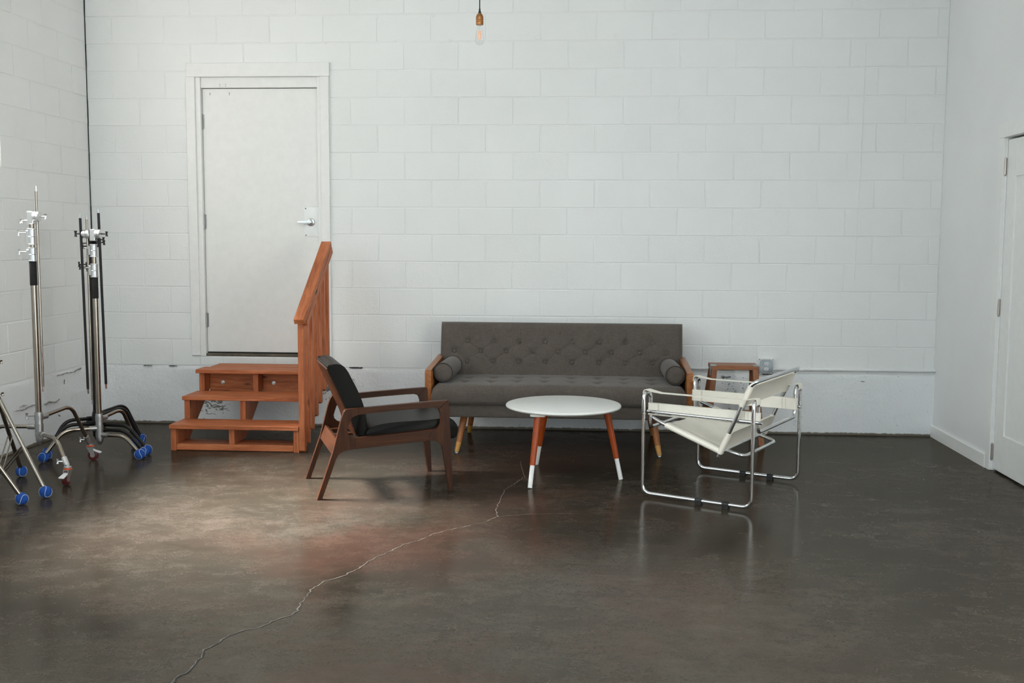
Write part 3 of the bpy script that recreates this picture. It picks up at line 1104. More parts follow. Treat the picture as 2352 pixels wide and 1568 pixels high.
CRE = []
for i, q in enumerate(bx):
    CRE.append(((q * bw_, 0.295), (q * bw_ + 0.006, 0.42), 0.5))
    CRE.append(((q * bw_, 0.148), (q * bw_, 0.0), 0.6))
    for m in (mid_x[i], mid_x[i + 1]):
        CRE.append(((q * bw_, 0.295), (m * bw_, 0.222), 1.0))
        CRE.append(((q * bw_, 0.148), (m * bw_, 0.222), 1.0))


def back_fn(x, y):
    d = 0.010 * g2((y - 0.22), 0.2)
    for a, b in BT:
        r = math.hypot(x - a, y - b)
        if r < 0.14:
            d -= 0.016 * g2(r, 0.023) + 0.0045 * g2(r, 0.06)
    cr = 0.0
    for a, b, k in CRE:
        if abs(x - a[0]) < 0.16:
            cr = max(cr, 0.0028 * k * g2(seg_d(x, y, a, b), 0.0055))
    d -= cr
    d += 0.003 * mnoise.noise(Vector((x * 6, y * 6, 8.3)))
    return d


ca, sa = math.cos(lean), math.sin(lean)
# back pad: bottom edge rests on the seat at y ~ -0.42 (front face)
BY, BZ, BTK = 0.285, 0.395, 0.135


def bmap(x, y, d):
    return Vector((-bw_ / 2 + x, BY + y * sa - d * ca, BZ + y * ca + d * sa * 0.6))


bm = cushion(B(), bw_, bh_, BTK, 0.040, back_fn, 400, 104, bmap)
back = obj('backrest', bm, 'fabric', sofa, smooth=60)
for a, b in BT:
    o = obj('button', lathe(B(), [(0.0118, -0.004), (0.0122, 0.002), (0.0115, 0.005), (0.009, 0.0078), (0.0045, 0.0092), (0.0005, 0.0096)], 14), 'fabric', back)
    o.location = bmap(a, b, BTK + back_fn(a, b) + 0.0045)
    o.rotation_euler = (PI / 2 - lean, 0, 0)
# outer back shell
bm = B()
plate(bm, [(0.30, 0.25), (0.42, 0.25), (0.455, 0.80), (0.425, 0.825), (0.37, 0.72)], -bw_ / 2 + 0.015, bw_ / 2 - 0.015, lambda a, b, c: (c, a, b), 0.01, 2)
obj('back_shell', bm, 'fabric', sofa)
# arms: bent teak frames
for sgn in (-1, 1):
    xo, xi = sgn * hw, sgn * (hw - 0.042)
    prof = round_poly([(-0.400, 0.335), (-0.400, 0.562), (0.30, 0.600), (0.30, 0.335)], [0.004, 0.02, 0.02, 0.004])
    bm = plate(B(), prof, min(xo, xi), max(xo, xi), lambda a, b, c: (c, a, b), 0.005, 2)
    obj('armrest', bm, 'teakY', sofa)
# bolsters are loose cushions lying on the seat
for sgn, lbl in ((-1, 'left grey bolster cushion on the sofa beside the black armchair'), (1, 'right grey bolster cushion on the sofa beside the wooden stool')):
    bo = empty('bolster_cushion', (scx + sgn * (hw - 0.042 - 0.075), -0.640, 0.537), sgn * 0.02)
    tag(bo, lbl, 'cushion', 'bolsters on the sofa')
    R_ = 0.064
    prof = [(0.001, -0.242), (R_ * 0.6, -0.241), (R_ * 0.93, -0.232), (R_, -0.222), (R_ * 1.02, 0.0), (R_, 0.222), (R_ * 0.93, 0.232), (R_ * 0.6, 0.241), (0.001, 0.242)]
    obj('pad', lathe(B(), prof, 28, axis='Y'), 'fabric', bo, smooth=50)
    for yy in (-0.229, 0.229):
        ring = [(R_ * 0.985 * math.cos(2 * PI * k / 32), yy, R_ * 0.985 * math.sin(2 * PI * k / 32)) for k in range(32)]
        obj('piping', tube(B(), ring, 0.0042, 8, closed=True), 'fabric_dark', bo)
# legs
for sx in (-1, 1):
    for sy in (-1, 1):
        if sy < 0:
            top = Vector((sx * 0.640, -0.27, 0.25))
            bot = Vector((sx * 0.682, -0.385, 0.0))
        else:
            top = Vector((sx * 0.640, 0.28, 0.25))
            bot = Vector((sx * 0.682, 0.385, 0.0))
        k = 0.26
        mid = bot.lerp(top, k)
        lg = obj('leg', tube(B(), [mid, top], 0.0195, 16, r1=0.026), 'teakZ', sofa)
        obj('foot_tip', tube(B(), [bot + Vector((0, 0, 0.006)), mid], 0.015, 16, r1=0.0195), 'foot_gold', lg)
        obj('glide', tube(B(), [bot, bot + Vector((0, 0, 0.008))], 0.010, 10), 'white_plastic', lg)

# ---- round coffee table
TX, TY = 3.682, -1.60
tb = empty('coffee_table', (TX, TY, 0))
tag(tb, 'round white coffee table on three orange legs with white tips', 'table')
R_ = 0.350
obj('tabletop', lathe(B(), [(0.01, 0.4265), (R_ - 0.02, 0.4265), (R_ - 0.006, 0.430), (R_, 0.4375), (R_ - 0.001, 0.444), (R_ - 0.005, 0.4485), (R_ - 0.010, 0.450), (0.01, 0.450)], 96), 'white_lacquer', tb, smooth=40)
for fx, fy, kx in ((3.499, -1.925, 0.78), (4.034, -1.649, 0.74), (3.504, -1.259, 0.62)):
    bot = Vector((fx - TX, fy - TY, 0.0))
    top = Vector((bot.x * kx, bot.y * 0.72, 0.418))
    mid = bot.lerp(top, 0.31)
    lg = obj('leg', tube(B(), [mid, top], 0.0165, 18, r1=0.0215), 'orange_wood', tb)
    d = (mid - bot).normalized()
    tipb = B()
    tube(tipb, [bot + d * 0.002, bot + d * 0.005, bot + d * 0.010, mid], 0.0135, 18)
    for v in tipb.verts:
        pass
    obj("leg_tip", tipb, 'white_lacquer', lg)
    pl_ = plate(B(), round_poly([(-0.045, -0.045), (0.045, -0.045), (0.045, 0.045), (-0.045, 0.045)], 0.012), 0.412, 0.4265, lambda a, b, c: (a + top.x, b + top.y, c), 0.003)
    obj('mounting_plate', pl_, 'white_lacquer', tb)

# ---- wooden steps with railing
st = empty('wooden_steps', (1.45, -0.55, 0))
tag(st, 'small redwood stained steps with a slatted handrail below the white door', 'steps')
ox, oy = 1.45, -0.55


def sbox(name, mat, x0, x1, y0, y1, z0, z1, par=None, bev=0.0025):
    return boxo(name, mat, par or st, x0 - ox, x1 - ox, y0 - oy, y1 - oy, z0, z1, bev)


TR = [(-1.055, -0.785, 0.178), (-0.795, -0.500, 0.335), (-0.505, -0.11, 0.488)]
TT = 0.027
for i, (ya, yb, zt) in enumerate(TR):
    xr = 1.892
    if i == 2:
        c1 = ya + 0.19
        sbox('tread_board', 'redX', 0.986, xr, ya, c1 - 0.004, zt - TT, zt)
        sbox('tread_board', 'redX', 1.03, xr, c1 + 0.004, yb, zt - TT, zt + 0.002)
    else:
        c1 = (ya + yb) / 2
        sbox('tread_board', 'redX', 1.000 - 0.006 * i, xr, ya, c1 - 0.002, zt - TT, zt)
        sbox('tread_board', 'redX', 1.001 - 0.006 * i, xr, c1 + 0.002, yb, zt - TT, zt - 0.001)
# notched stringers
for xs in (1.003, 1.403, 1.852):
    pts = [(-1.035, 0.0), (-1.035, 0.151), (-0.775, 0.151), (-0.775, 0.308), (-0.478, 0.308), (-0.478, 0.461), (-0.33, 0.461), (-0.33, 0.356), (-0.84, 0.0)]
    if xs == 1.403:
        pts = [(-1.020, 0.046)] + pts[1:-1] + [(-0.774, 0.046)]
        pts[1] = (-1.020, 0.151)
    bm = plate(B(), pts, xs - ox, xs + 0.038 - ox, lambda a, b, c: (c, a - oy, b), 0.002)
    obj('stringer', bm, 'redZ', st)
sbox('kick_board', 'redX', 1.0415, 1.8515, -1.030, -0.845, 0.003, 0.045)
led = sbox('ledger_board', 'redX', 1.0415, 1.4025, -0.368, -0.332, 0.272, 0.460)
led2 = sbox('ledger_board', 'redX', 1.4415, 1.8515, -0.368, -0.332, 0.272, 0.460)
sbox('rear_support', 'redX', 1.0415, 1.8515, -0.118, -0.080, 0.31, 0.460)
for xx, lb in ((1.142, led), (1.385, led), (1.524, led2)):
    bm = B()
    lathe(bm, [(0.014, -0.003), (0.014, 0.0)], 16, axis='Y')
    lathe(bm, [(0.009, -0.010), (0.009, -0.003)], 6, axis='Y')
    lathe(bm, [(0.0055, -0.030), (0.0055, -0.010)], 10, axis='Y')
    obj('bolt', bm, 'zinc', lb, (xx - ox, -0.3682 - oy, 0.380))
# railing
sl = (1.416 - 0.91) / (1.11 - 0.35)
ang = math.atan(sl)


def zr(y):
    return 0.91 + (y + 1.11) * sl


for i in range(7):
    y = -1.040 + i * 0.113
    zb = max(0.004, 0.004 + (y + 0.985) * 0.66)
    zt0, zt1 = zr(y) - 0.050, zr(y + 0.04) - 0.050
    bm = B()
    pts = [(y, zb + 0.012), (y + 0.014, zb), (y + 0.040, zb + 0.004), (y + 0.040, zt1), (y, zt0)]
    plate(bm, pts, 1.893 - ox, 1.933 - ox, lambda a, b, c: (c, a - oy, b), 0.002)
    obj('baluster', bm, 'redZ', st)
for nm, x0, x1, d0, d1_, ya, yb in (('handrail', 1.886, 1.957, -0.040, 0.0, -1.115, -0.345), ('rail_support', 1.9335, 1.960, -0.092, -0.042, -1.075, -0.352)):
    bm = B()
    pts = [(ya, zr(ya) + d0 / math.cos(ang)), (yb, zr(yb) + d0 / math.cos(ang)), (yb, zr(yb) + d1_ / math.cos(ang)), (ya, zr(ya) + d1_ / math.cos(ang))]
    L_ = math.hypot(yb - ya, zr(yb) - zr(ya))
    box(bm, x0 - (x0 + x1) / 2, x1 - (x0 + x1) / 2, -L_ / 2, L_ / 2, d0, d1_, 0.003)
    ym = (ya + yb) / 2
    obj(nm, bm, 'redY', st, ((x0 + x1) / 2 - ox, ym - oy, zr(ym)), (ang, 0, 0))

# ---- wooden armchair with black leather cushions
U = Vector((0.932, 0.3625, 0))
V = Vector((-0.3625, 0.932, 0))
ac = empty('lounge_armchair', (2.355, -2.301, 0), math.atan2(U.y, U.x))
tag(ac, 'walnut lounge armchair with black leather cushions in front of the wooden steps', 'armchair')
ACW = 0.553
c4 = lambda a, b, c: (a, c, b)      # (u, z, v) -> local x, y, z
rear_leg = [(-0.019, 0.0), (0.009, 0.0), (0.055, 0.128), (0.090, 0.226), (0.103, 0.250), (0.122, 0.265), (0.150, 0.272), (0.195, 0.276), (0.195, 0.336),
            (0.172, 0.343), (0.155, 0.360), (0.151, 0.380), (0.160, 0.415), (0.170, 0.440), (0.185, 0.457), (0.215, 0.467), (0.215, 0.504), (0.150, 0.500), (0.141, 0.496), (0.133, 0.484), (0.118, 0.436), (0.073, 0.264)]
rear_leg[12:16] = [(0.158, 0.402), (0.168, 0.436), (0.182, 0.456), (0.215, 0.467)]
arc = lambda cx_, cz_, r_, a0, a1, n_=6: [(cx_ + r_ * math.cos(math.radians(a0 + (a1 - a0) * k / n_)), cz_ + r_ * math.sin(math.radians(a0 + (a1 - a0) * k / n_))) for k in range(n_ + 1)]
armrest = [(0.215, 0.467), (0.266, 0.472), (0.45, 0.483), (0.60, 0.4895)] + arc(0.644, 0.450, 0.040, 92, 45, 4) + [(0.726, 0.528), (0.60, 0.5235), (0.40, 0.514), (0.215, 0.504)]
front_leg = arc(0.644, 0.450, 0.040, 45, 0, 4) + arc(0.644, 0.404, 0.040, 0, -98, 7) + [(0.612, 0.302), (0.650, 0.300), (0.676, 0.285), (0.690, 0.272), (0.697, 0.255), (0.733, 0.0), (0.756, 0.0), (0.743, 0.298), (0.731, 0.516), (0.726, 0.528)]
side_rail = [(0.195, 0.276), (0.39, 0.288), (0.612, 0.302), (0.6384, 0.3644), (0.42, 0.350), (0.195, 0.336)]
for k, (v0, v1) in enumerate(((-0.016, 0.018), (ACW - 0.018, ACW + 0.016))):
    for nm, pr_, mt in (('leg', rear_leg, 'walnutZ'), ('leg', front_leg, 'walnutZ'), ('armrest', armrest, 'walnutX'), ('side_rail', side_rail, 'walnutX')):
        obj(nm, plate(B(), pr_, v0, v1, c4, 0.0014, 1), mt, ac, smooth=30)
    obj('dowel_plug', lathe(B(), [(0.005, -0.0008), (0.005, 0.0005)], 10, axis='Y'), 'walnutY', ac, (0.173, v0 if k == 0 else v1, 0.486))
# cross rails
bm = plate(B(), [(0.070, 0.245), (0.088, 0.240), (0.118, 0.318), (0.100, 0.325)], 0.018, ACW - 0.018, c4, 0.002)
obj('rear_cross_rail', bm, 'walnutY', ac)
bm = plate(B(), [(0.690, 0.285), (0.712, 0.285), (0.712, 0.345), (0.690, 0.345)], 0.018, ACW - 0.018, c4, 0.002)
obj('front_cross_rail', bm, 'walnutY', ac)
for vv in (0.09, 0.27, 0.45):
    bm = plate(B(), [(0.108, 0.300), (0.69, 0.318), (0.69, 0.332), (0.108, 0.312)], vv, vv + 0.03, c4, 0.002)
    obj('seat_slat', bm, 'walnutX', ac)
# back board and cushions
bm = plate(B(), [(0.049, 0.720), (0.056, 0.726), (0.190, 0.425), (0.215, 0.335), (0.208, 0.333), (0.181, 0.420)], 0.045, ACW - 0.045, c4, 0.002)
obj('back_board', bm, 'walnutY', ac)
prof = [(0.054, 0.722), (0.066, 0.738), (0.095, 0.748), (0.132, 0.741), (0.160, 0.716), (0.190, 0.660), (0.226, 0.585), (0.256, 0.500), (0.270, 0.420), (0.274, 0.345), (0.245, 0.336), (0.218, 0.338), (0.196, 0.405), (0.162, 0.482), (0.110, 0.600)]
bm = plate(B(), smooth_loop(prof, 4), 0.040, ACW - 0.040, c4, 0.022, 4)
bc = obj('back_cushion', bm, 'leather', ac, smooth=60)
prof = [(0.262, 0.352), (0.290, 0.386), (0.36, 0.404), (0.47, 0.412), (0.60, 0.414), (0.72, 0.420), (0.768, 0.405), (0.793, 0.362), (0.788, 0.315), (0.755, 0.300), (0.69, 0.346), (0.55, 0.340), (0.40, 0.336), (0.28, 0.332)]
bm = plate(B(), smooth_loop(prof, 4), 0.022, ACW - 0.022, c4, 0.030, 5)
sc_ = obj('seat_cushion', bm, 'leather', ac, smooth=60)
for vv in (0.043, ACW - 0.043):
    pts = [(0.30, vv, 0.386), (0.36, vv, 0.403), (0.47, vv, 0.411), (0.60, vv, 0.413), (0.72, vv, 0.419), (0.768, vv, 0.404), (0.792, vv, 0.362)]
    obj('seam', tube(B(), [Vector(p) + Vector((0, -0.016 if vv < 0.2 else 0.016, -0.006)) for p in rounded(pts, 0.03)], 0.003, 6), 'leather', sc_)
    pts = [(0.066, vv, 0.737), (0.095, vv, 0.747), (0.132, vv, 0.740), (0.160, vv, 0.715), (0.190, vv, 0.659), (0.226, vv, 0.584), (0.256, vv, 0.499), (0.270, vv, 0.42)]
    obj('seam', tube(B(), [Vector(p) + Vector((-0.004, 0.018 if vv < 0.2 else -0.018, 0)) for p in rounded(pts, 0.02)], 0.003, 6), 'leather', bc)

# ---- chrome tube chair with cream leather slings
WA = math.radians(-28.0)
wc = empty('tubular_chair', (4.612, -1.857, 0), WA)
tag(wc, 'chrome tube armchair with cream leather slings beside the coffee table', 'armchair')
HU, HV = 0.318, 0.405      # half depth (x), half width (y); front is -x, near the viewer is -y
TRAD = 0.0105
ZT = 0.592
ZI = 0.415
IN = 0.085                 # how far the arm bends inward
# runners with both posts, bent over into the arms and crossing under the seat
for sgn in (-1, 1):
    y = sgn * HV
    pts = [(-HU, y, ZT - 0.12), (-HU, y, TRAD + 0.012), (HU, y, TRAD + 0.012), (HU, y, ZT - 0.12)]
    sf = obj('side_frame', tube(B(), rounded(pts, [0, 0.055, 0.055, 0], 8), TRAD, 14), 'chrome', wc)
    for xx in (0.02, 0.175) if sgn < 0 else (-0.02, 0.15):
        bm = B()
        lathe(bm, [(0.0165, -0.018), (0.0165, 0.018)], 14, axis='X')
        box(bm, -0.018, 0.018, -0.0165, 0.0165, -0.0225, -0.004, 0.002)
        obj('floor_glide', bm, 'black', sf, (xx, y, TRAD + 0.012))
    obj('side_rail', tube(B(), [(-HU - 0.004, y - sgn * 0.062, 0.478), (HU + 0.028, y - sgn * 0.062, 0.472)], TRAD * 0.95, 14), 'chrome', sf)
    for xx in (-HU, HU):
        obj('collar', lathe(B(), [(TRAD + 0.002, 0.470), (TRAD + 0.002, 0.476)], 14), 'chrome', sf, (xx, y, 0))
for sx, nm in ((-1, 'front_loop'), (1, 'rear_loop')):
    x = sx * HU
    zi = ZI if sx > 0 else 0.385
    xi = x - sx * 0.004
    pts = [(x, -HV, ZT - 0.12), (x, -HV, ZT), (xi, -HV + IN, ZT - 0.006), (xi, -HV + IN, zi), (xi, HV - IN, zi), (xi, HV - IN, ZT - 0.006), (x, HV, ZT), (x, HV, ZT - 0.12)]
    obj(nm, tube(B(), rounded(pts, [0, 0.04, 0.04, 0.035, 0.035, 0.04, 0.04, 0], 7), TRAD, 14), 'chrome', wc)


def sheet(bm, pts, v0, v1, th=0.003, axis='Y'):
    """leather sheet: a 2-D profile (x, z) with thickness, between two y values"""
    top, bot = [], []
    P = [Vector((a, b)) for a, b in pts]
    for i, p in enumerate(P):
        d = (P[min(i + 1, len(P) - 1)] - P[max(i - 1, 0)]).normalized()
        nn = Vector((-d.y, d.x)) * th / 2
        top.append((p + nn).to_tuple())
        bot.append((p - nn).to_tuple())
    return plate(bm, top + bot[::-1], v0, v1, lambda a, b, c: (a, c, b))


# arm straps and side panels
for sgn in (-1, 1):
    y0, y1 = sorted((sgn * (HV - 0.006), sgn * (HV - IN + 0.006)))
    r = TRAD + 0.003
    pts = [(-HU - 0.012, ZT - 0.020), (-HU - 0.013, ZT - 0.002), (-HU - 0.007, ZT + 0.011), (-HU + 0.006, ZT + 0.0135), (-HU + 0.05, ZT + 0.004), (-HU + 0.09, ZT - 0.001), (HU - 0.09, ZT - 0.001), (HU - 0.05, ZT + 0.004), (HU - 0.006, ZT + 0.0135), (HU + 0.007, ZT + 0.011), (HU + 0.013, ZT - 0.002), (HU + 0.012, ZT - 0.020)]
    bm = B()
    # the strap narrows between its two ends
    top = sheet(bm, pts, y0 + 0.010, y1 - 0.010, 0.0035)
    for v in bm.verts:
        if abs(v.co.x) < HU - 0.06:
            v.co.y = (y0 + y1) / 2 + (v.co.y - (y0 + y1) / 2) * 0.72
    obj('arm_strap', bm, 'canvas', wc)
    yi = sgn * (HV - IN)
    zp0, zp1 = 0.456, 0.524
    rr = TRAD + 0.004
    bm = B()
    outer = [(-HU + 0.004 + rr * math.cos(a), yi + rr * math.sin(a)) for a in [PI / 2 + PI * k / 8 for k in range(9)]]
    outer2 = [(HU - 0.004 + rr * math.cos(a), yi + rr * math.sin(a)) for a in [-PI / 2 + PI * k / 8 for k in range(9)]]
    plate(bm, outer + outer2, zp0, zp1, lambda a, b, c: (a, b, c), 0.002)
    sp = obj('side_panel', bm, 'canvas', wc)
    for xx in (-HU + 0.055, -HU + 0.060, HU - 0.055, HU - 0.075):
        for yy in (yi - rr - 0.0004, yi + rr + 0.0004):
            obj('stitching', box(B(), xx - 0.0008, xx + 0.0008, yy - 0.0006, yy + 0.0006, zp0 + 0.002, zp1 - 0.002), 'stitch', sp)
# backrest frame
yb = HV - 0.036
lo, hi = Vector((0.112, 0, 0.270)), Vector((0.288, 0, 0.674))
dd = (hi - lo).normalized()
pts = [(lo.x, -yb, lo.z), (hi.x, -yb, hi.z), (hi.x + 0.030, -yb + 0.004, hi.z + 0.022), (hi.x + 0.058, -yb + 0.12, hi.z + 0.034), (hi.x + 0.058, yb - 0.12, hi.z + 0.034), (hi.x + 0.030, yb - 0.004, hi.z + 0.022), (hi.x, yb, hi.z), (lo.x, yb, lo.z)]
obj('back_frame', tube(B(), rounded(pts, [0, 0.016, 0.016, 0.05, 0.05, 0.016, 0.016, 0], 7), TRAD, 14), 'chrome', wc)
for sgn in (-1, 1):
    obj('frame_cap', tube(B(), [Vector((lo.x, sgn * yb, lo.z)) - dd * 0.004, Vector((lo.x, sgn * yb, lo.z)) + dd * 0.004], TRAD * 0.8, 10), 'black', wc)


def sling(z0, z1, name):
    """band wrapped round both back tubes"""
    bm = B()
    rr = TRAD + 0.004
    nrm = Vector((dd.z, 0, -dd.x))
    ring = [(-yb + rr * math.cos(a), rr * math.sin(a)) for a in [PI / 2 + PI * k / 8 for k in range(9)]] + \
           [(yb + rr * math.cos(a), rr * math.sin(a)) for a in [-PI / 2 + PI * k / 8 for k in range(9)]]
    # flat band is thin between the tubes
    thin = []
    for i, (a, b) in enumerate(ring):
        thin.append((a, b))
        if i == 8:
            thin += [(-yb + 0.03, -rr + 0.004), (-yb + 0.06, -0.0035), (yb - 0.06, -0.0035), (yb - 0.03, -rr + 0.004)]
    thin += [(yb - 0.03, rr - 0.004), (yb - 0.06, 0.0035), (-yb + 0.06, 0.0035), (-yb + 0.03, rr - 0.004)]
    t0 = (z0 - lo.z) / dd.z
    t1 = (z1 - lo.z) / dd.z

    def mp(a, b, c):
        p = lo + dd * c + nrm * b
        return (p.x, a, p.z)
    plate(bm, thin, t0, t1, mp, 0.0015)
    return obj(name, bm, 'canvas', wc)


b1 = sling(0.556, 0.668, 'back_sling')
b2 = sling(0.288, 0.404, 'lumbar_sling')
# seat frame and sling
fr, re = Vector((-0.284, 0, 0.446)), Vector((0.128, 0, 0.300))
ds = (re - fr).normalized()
ys = yb - 0.004
for sgn in (-1, 1):
    obj('seat_rail', tube(B(), rounded([(fr.x, sgn * (ys - 0.012), fr.z), (fr.x + 0.06, sgn * ys, fr.z - 0.0235), (re.x, sgn * ys, re.z)], 0.03), TRAD, 14), 'chrome', wc)
rr = TRAD + 0.0045
ring = [(-ys + rr * math.cos(a), rr * math.sin(a)) for a in [PI / 2 + PI * k / 8 for k in range(9)]] + [(-ys + 0.03, -rr + 0.004), (-ys + 0.07, -0.006), (0, -0.016), (ys - 0.07, -0.006), (ys - 0.03, -rr + 0.004)] + \
       [(ys + rr * math.cos(a), rr * math.sin(a)) for a in [-PI / 2 + PI * k / 8 for k in range(9)]] + [(ys - 0.03, rr - 0.003), (ys - 0.07, 0.001), (0, -0.009), (-ys + 0.07, 0.001), (-ys + 0.03, rr - 0.003)]
nrm = Vector((-ds.z, 0, ds.x))
s0 = 0.088


def smap(a, b, c):
    p = fr + Vector((0.0, 0, -0.004)) + ds * c + nrm * b
    return (p.x, a, p.z)


seatp = obj('seat_sling', plate(B(), ring, s0, (re - fr).length - 0.004, smap, 0.0015), 'canvas', wc)
L_ = (re - fr).length
bm = B()
for q in (-ys + 0.055, -ys + 0.060):
    a = fr + ds * (s0 + 0.01) + nrm * 0.004
    b = fr + ds * (L_ - 0.02) + nrm * 0.004
    tube(bm, [(a.x, q, a.z), (b.x, q, b.z)], 0.0009, 5)
obj('stitching', bm, 'stitch', seatp)
# rear bow below the lumbar band
pts = [(0.118, -yb + 0.095, 0.292), (0.222, -yb + 0.10, 0.265), (0.222, yb - 0.10, 0.265), (0.118, yb - 0.095, 0.292)]
obj('rear_bow', tube(B(), rounded(pts, 0.055, 8), TRAD, 14), 'chrome', wc)
# rear cross bar carrying the lower band
obj('cross_bar', tube(B(), [(0.124, -yb + 0.01, 0.296), (0.124, yb - 0.01, 0.296)], TRAD * 0.9, 12), 'chrome', wc)

# ---- wooden step stool behind the tubular chair
so = empty('step_stool', (4.850, -0.46, 0))
tag(so, 'plain oak step stool behind the tubular chair below the outlet', 'stool')
ZS = 0.572
boxo('top_board', 'oakX', so, -0.165, 0.165, -0.085, 0.105, ZS - 0.030, ZS, 0.002)
for sx in (-1, 1):
    for sy in (-1, 1):
        xt, xb = sx * 0.142, sx * 0.190
        yt, yb_ = (-0.070, -0.125) if sy < 0 else (0.080, 0.30)
        bm = B()
        hx, hy = 0.019, 0.013
        vs = []
        for (cx_, cy_, z) in ((xb, yb_, 0.0), (xt, yt, ZS - 0.028)):
            vs.append([bm.verts.new((cx_ + a * hx, cy_ + b * hy * 1.3, z)) for a, b in ((-1, -1), (1, -1), (1, 1), (-1, 1))])
        for k in range(4):
            bm.faces.new((vs[0][k], vs[0][(k + 1) % 4], vs[1][(k + 1) % 4], vs[1][k]))
        bm.faces.new(vs[0][::-1])
        bm.faces.new(vs[1])
        bmesh.ops.bevel(bm, geom=list(bm.edges), offset=0.0015, segments=1, affect='EDGES')
        lg = obj('leg', bm, 'oakZ', so)
        if sy < 0:
            obj('rubber_foot', box(B(), xb - 0.0205, xb + 0.0205, yb_ - 0.019, yb_ + 0.019, 0.0, 0.022, 0.002), 'oakX', lg)
            obj('metal_corner', box(B(), sx * 0.128, sx * 0.1665, -0.0865, -0.045, ZS - 0.032, ZS + 0.0015, 0.001) if False else box(B(), min(sx * 0.128, sx * 0.1665), max(sx * 0.128, sx * 0.1665), -0.0868, -0.02, ZS - 0.004, ZS + 0.0015, 0.0008), 'galv', so)
            obj('metal_bracket', box(B(), min(sx * 0.1655, sx * 0.1685), max(sx * 0.1655, sx * 0.1685), -0.086, -0.03, ZS - 0.07, ZS - 0.002, 0.0008), 'galv', so)
boxo('step_board', 'oakX', so, -0.150, 0.150, -0.112, 0.0, 0.228, 0.250, 0.002)
boxo('rear_rung', 'oakX', so, -0.160, 0.160, 0.205, 0.225, 0.18, 0.20, 0.002)

# ---- pendant bulb
pb = empty('pendant_bulb', (3.157, -1.5, 2.60))
tag(pb, 'bare filament bulb hanging from a copper socket on a black cord', 'pendant lamp')
obj('bulb_glass', lathe(B(), [(0.002, 0.0), (0.010, 0.0008), (0.019, 0.005), (0.0255, 0.015), (0.0272, 0.026), (0.0262, 0.040), (0.0205, 0.075), (0.0160, 0.105), (0.0140, 0.122), (0.0135, 0.126)], 28), 'glass', pb, smooth=60)
sk = obj('socket', lathe(B(), [(0.0200, 0.116), (0.0225, 0.118), (0.0225, 0.132), (0.0215, 0.134), (0.0225, 0.136), (0.0225, 0.142), (0.0215, 0.144), (0.0225, 0.146), (0.0225, 0.164), (0.021, 0.168), (0.015, 0.180), (0.0105, 0.184), (0.009, 0.185)], 28), 'copper', pb, smooth=25)
obj('strain_relief', lathe(B(), [(0.0085, 0.184), (0.0085, 0.193), (0.006, 0.196), (0.0045, 0.212), (0.003, 0.213)], 14), 'black', pb)
obj('cord', tube(B(), [(0, 0, 0.205), (-0.002, 0, 0.6), (-0.004, 0, ZC - 2.60 - 0.03)], 0.0032, 8), 'cord', pb)
obj('ceiling_rose', lathe(B(), [(0.006, ZC - 2.60 - 0.06), (0.02, ZC - 2.60 - 0.05), (0.055, ZC - 2.60 - 0.02), (0.06, ZC - 2.60)], 24), 'copper', pb)
fl_ = B()
for k in range(8):
    a = 2 * PI * k / 8
    tube(fl_, [(0.0078 * math.cos(a), 0.0078 * math.sin(a), 0.034), (0.0078 * math.cos(a + 0.2), 0.0078 * math.sin(a + 0.2), 0.082)], 0.0016, 5)
obj('filament', fl_, 'filament', pb)
obj('stem', lathe(B(), [(0.0022, 0.030), (0.0022, 0.096), (0.005, 0.104), (0.007, 0.122)], 10), 'glass', pb)

# ---- lighting stands
def ball(parent, p):
    R_ = 0.0335
    bm = B()
    bmesh.ops.create_uvsphere(bm, u_segments=24, v_segments=14, radius=R_)
    o = obj('tennis_ball', bm, 'ball', parent, p, smooth=80)
    o.rotation_euler = (random.uniform(-0.6, 0.6), random.uniform(-0.5, 0.5), random.uniform(0, 6))
    pts = []
    for k in range(64):
        t = 2 * PI * k / 64
        v = Vector((math.cos(t) + 0.32 * math.cos(3 * t) * 0.9, math.sin(t) - 0.32 * math.sin(3 * t) * 0.9, 1.1 * math.sin(2 * t)))
        pts.append(v.normalized() * (R_ + 0.0001))
    obj('ball_seam', tube(B(), pts, 0.0011, 6, closed=True), 'seam', o)
    return o


def knob(bm, p, d, length, head=0.016, w=0.008):
    """screw with a T or wing head, along direction d"""
    p, d = Vector(p), Vector(d).normalized()
    tube(bm, [p, p + d * length], 0.004, 8)
    e = p + d * length
    up_ = Vector((0, 0, 1)) if abs(d.z) < 0.8 else Vector((1, 0, 0))
    n_ = 7
    c_ = e + d * w * 0.6
    rings = []
    for i in range(n_):
        q = -1 + 2 * i / (n_ - 1)
        rings.append((c_ + up_ * head * q, w * (0.75 + 0.45 * q * q)))
    for (a, ra), (b, rb) in zip(rings, rings[1:]):
        tube(bm, [a, b], ra, 10, r1=rb)
    return bm


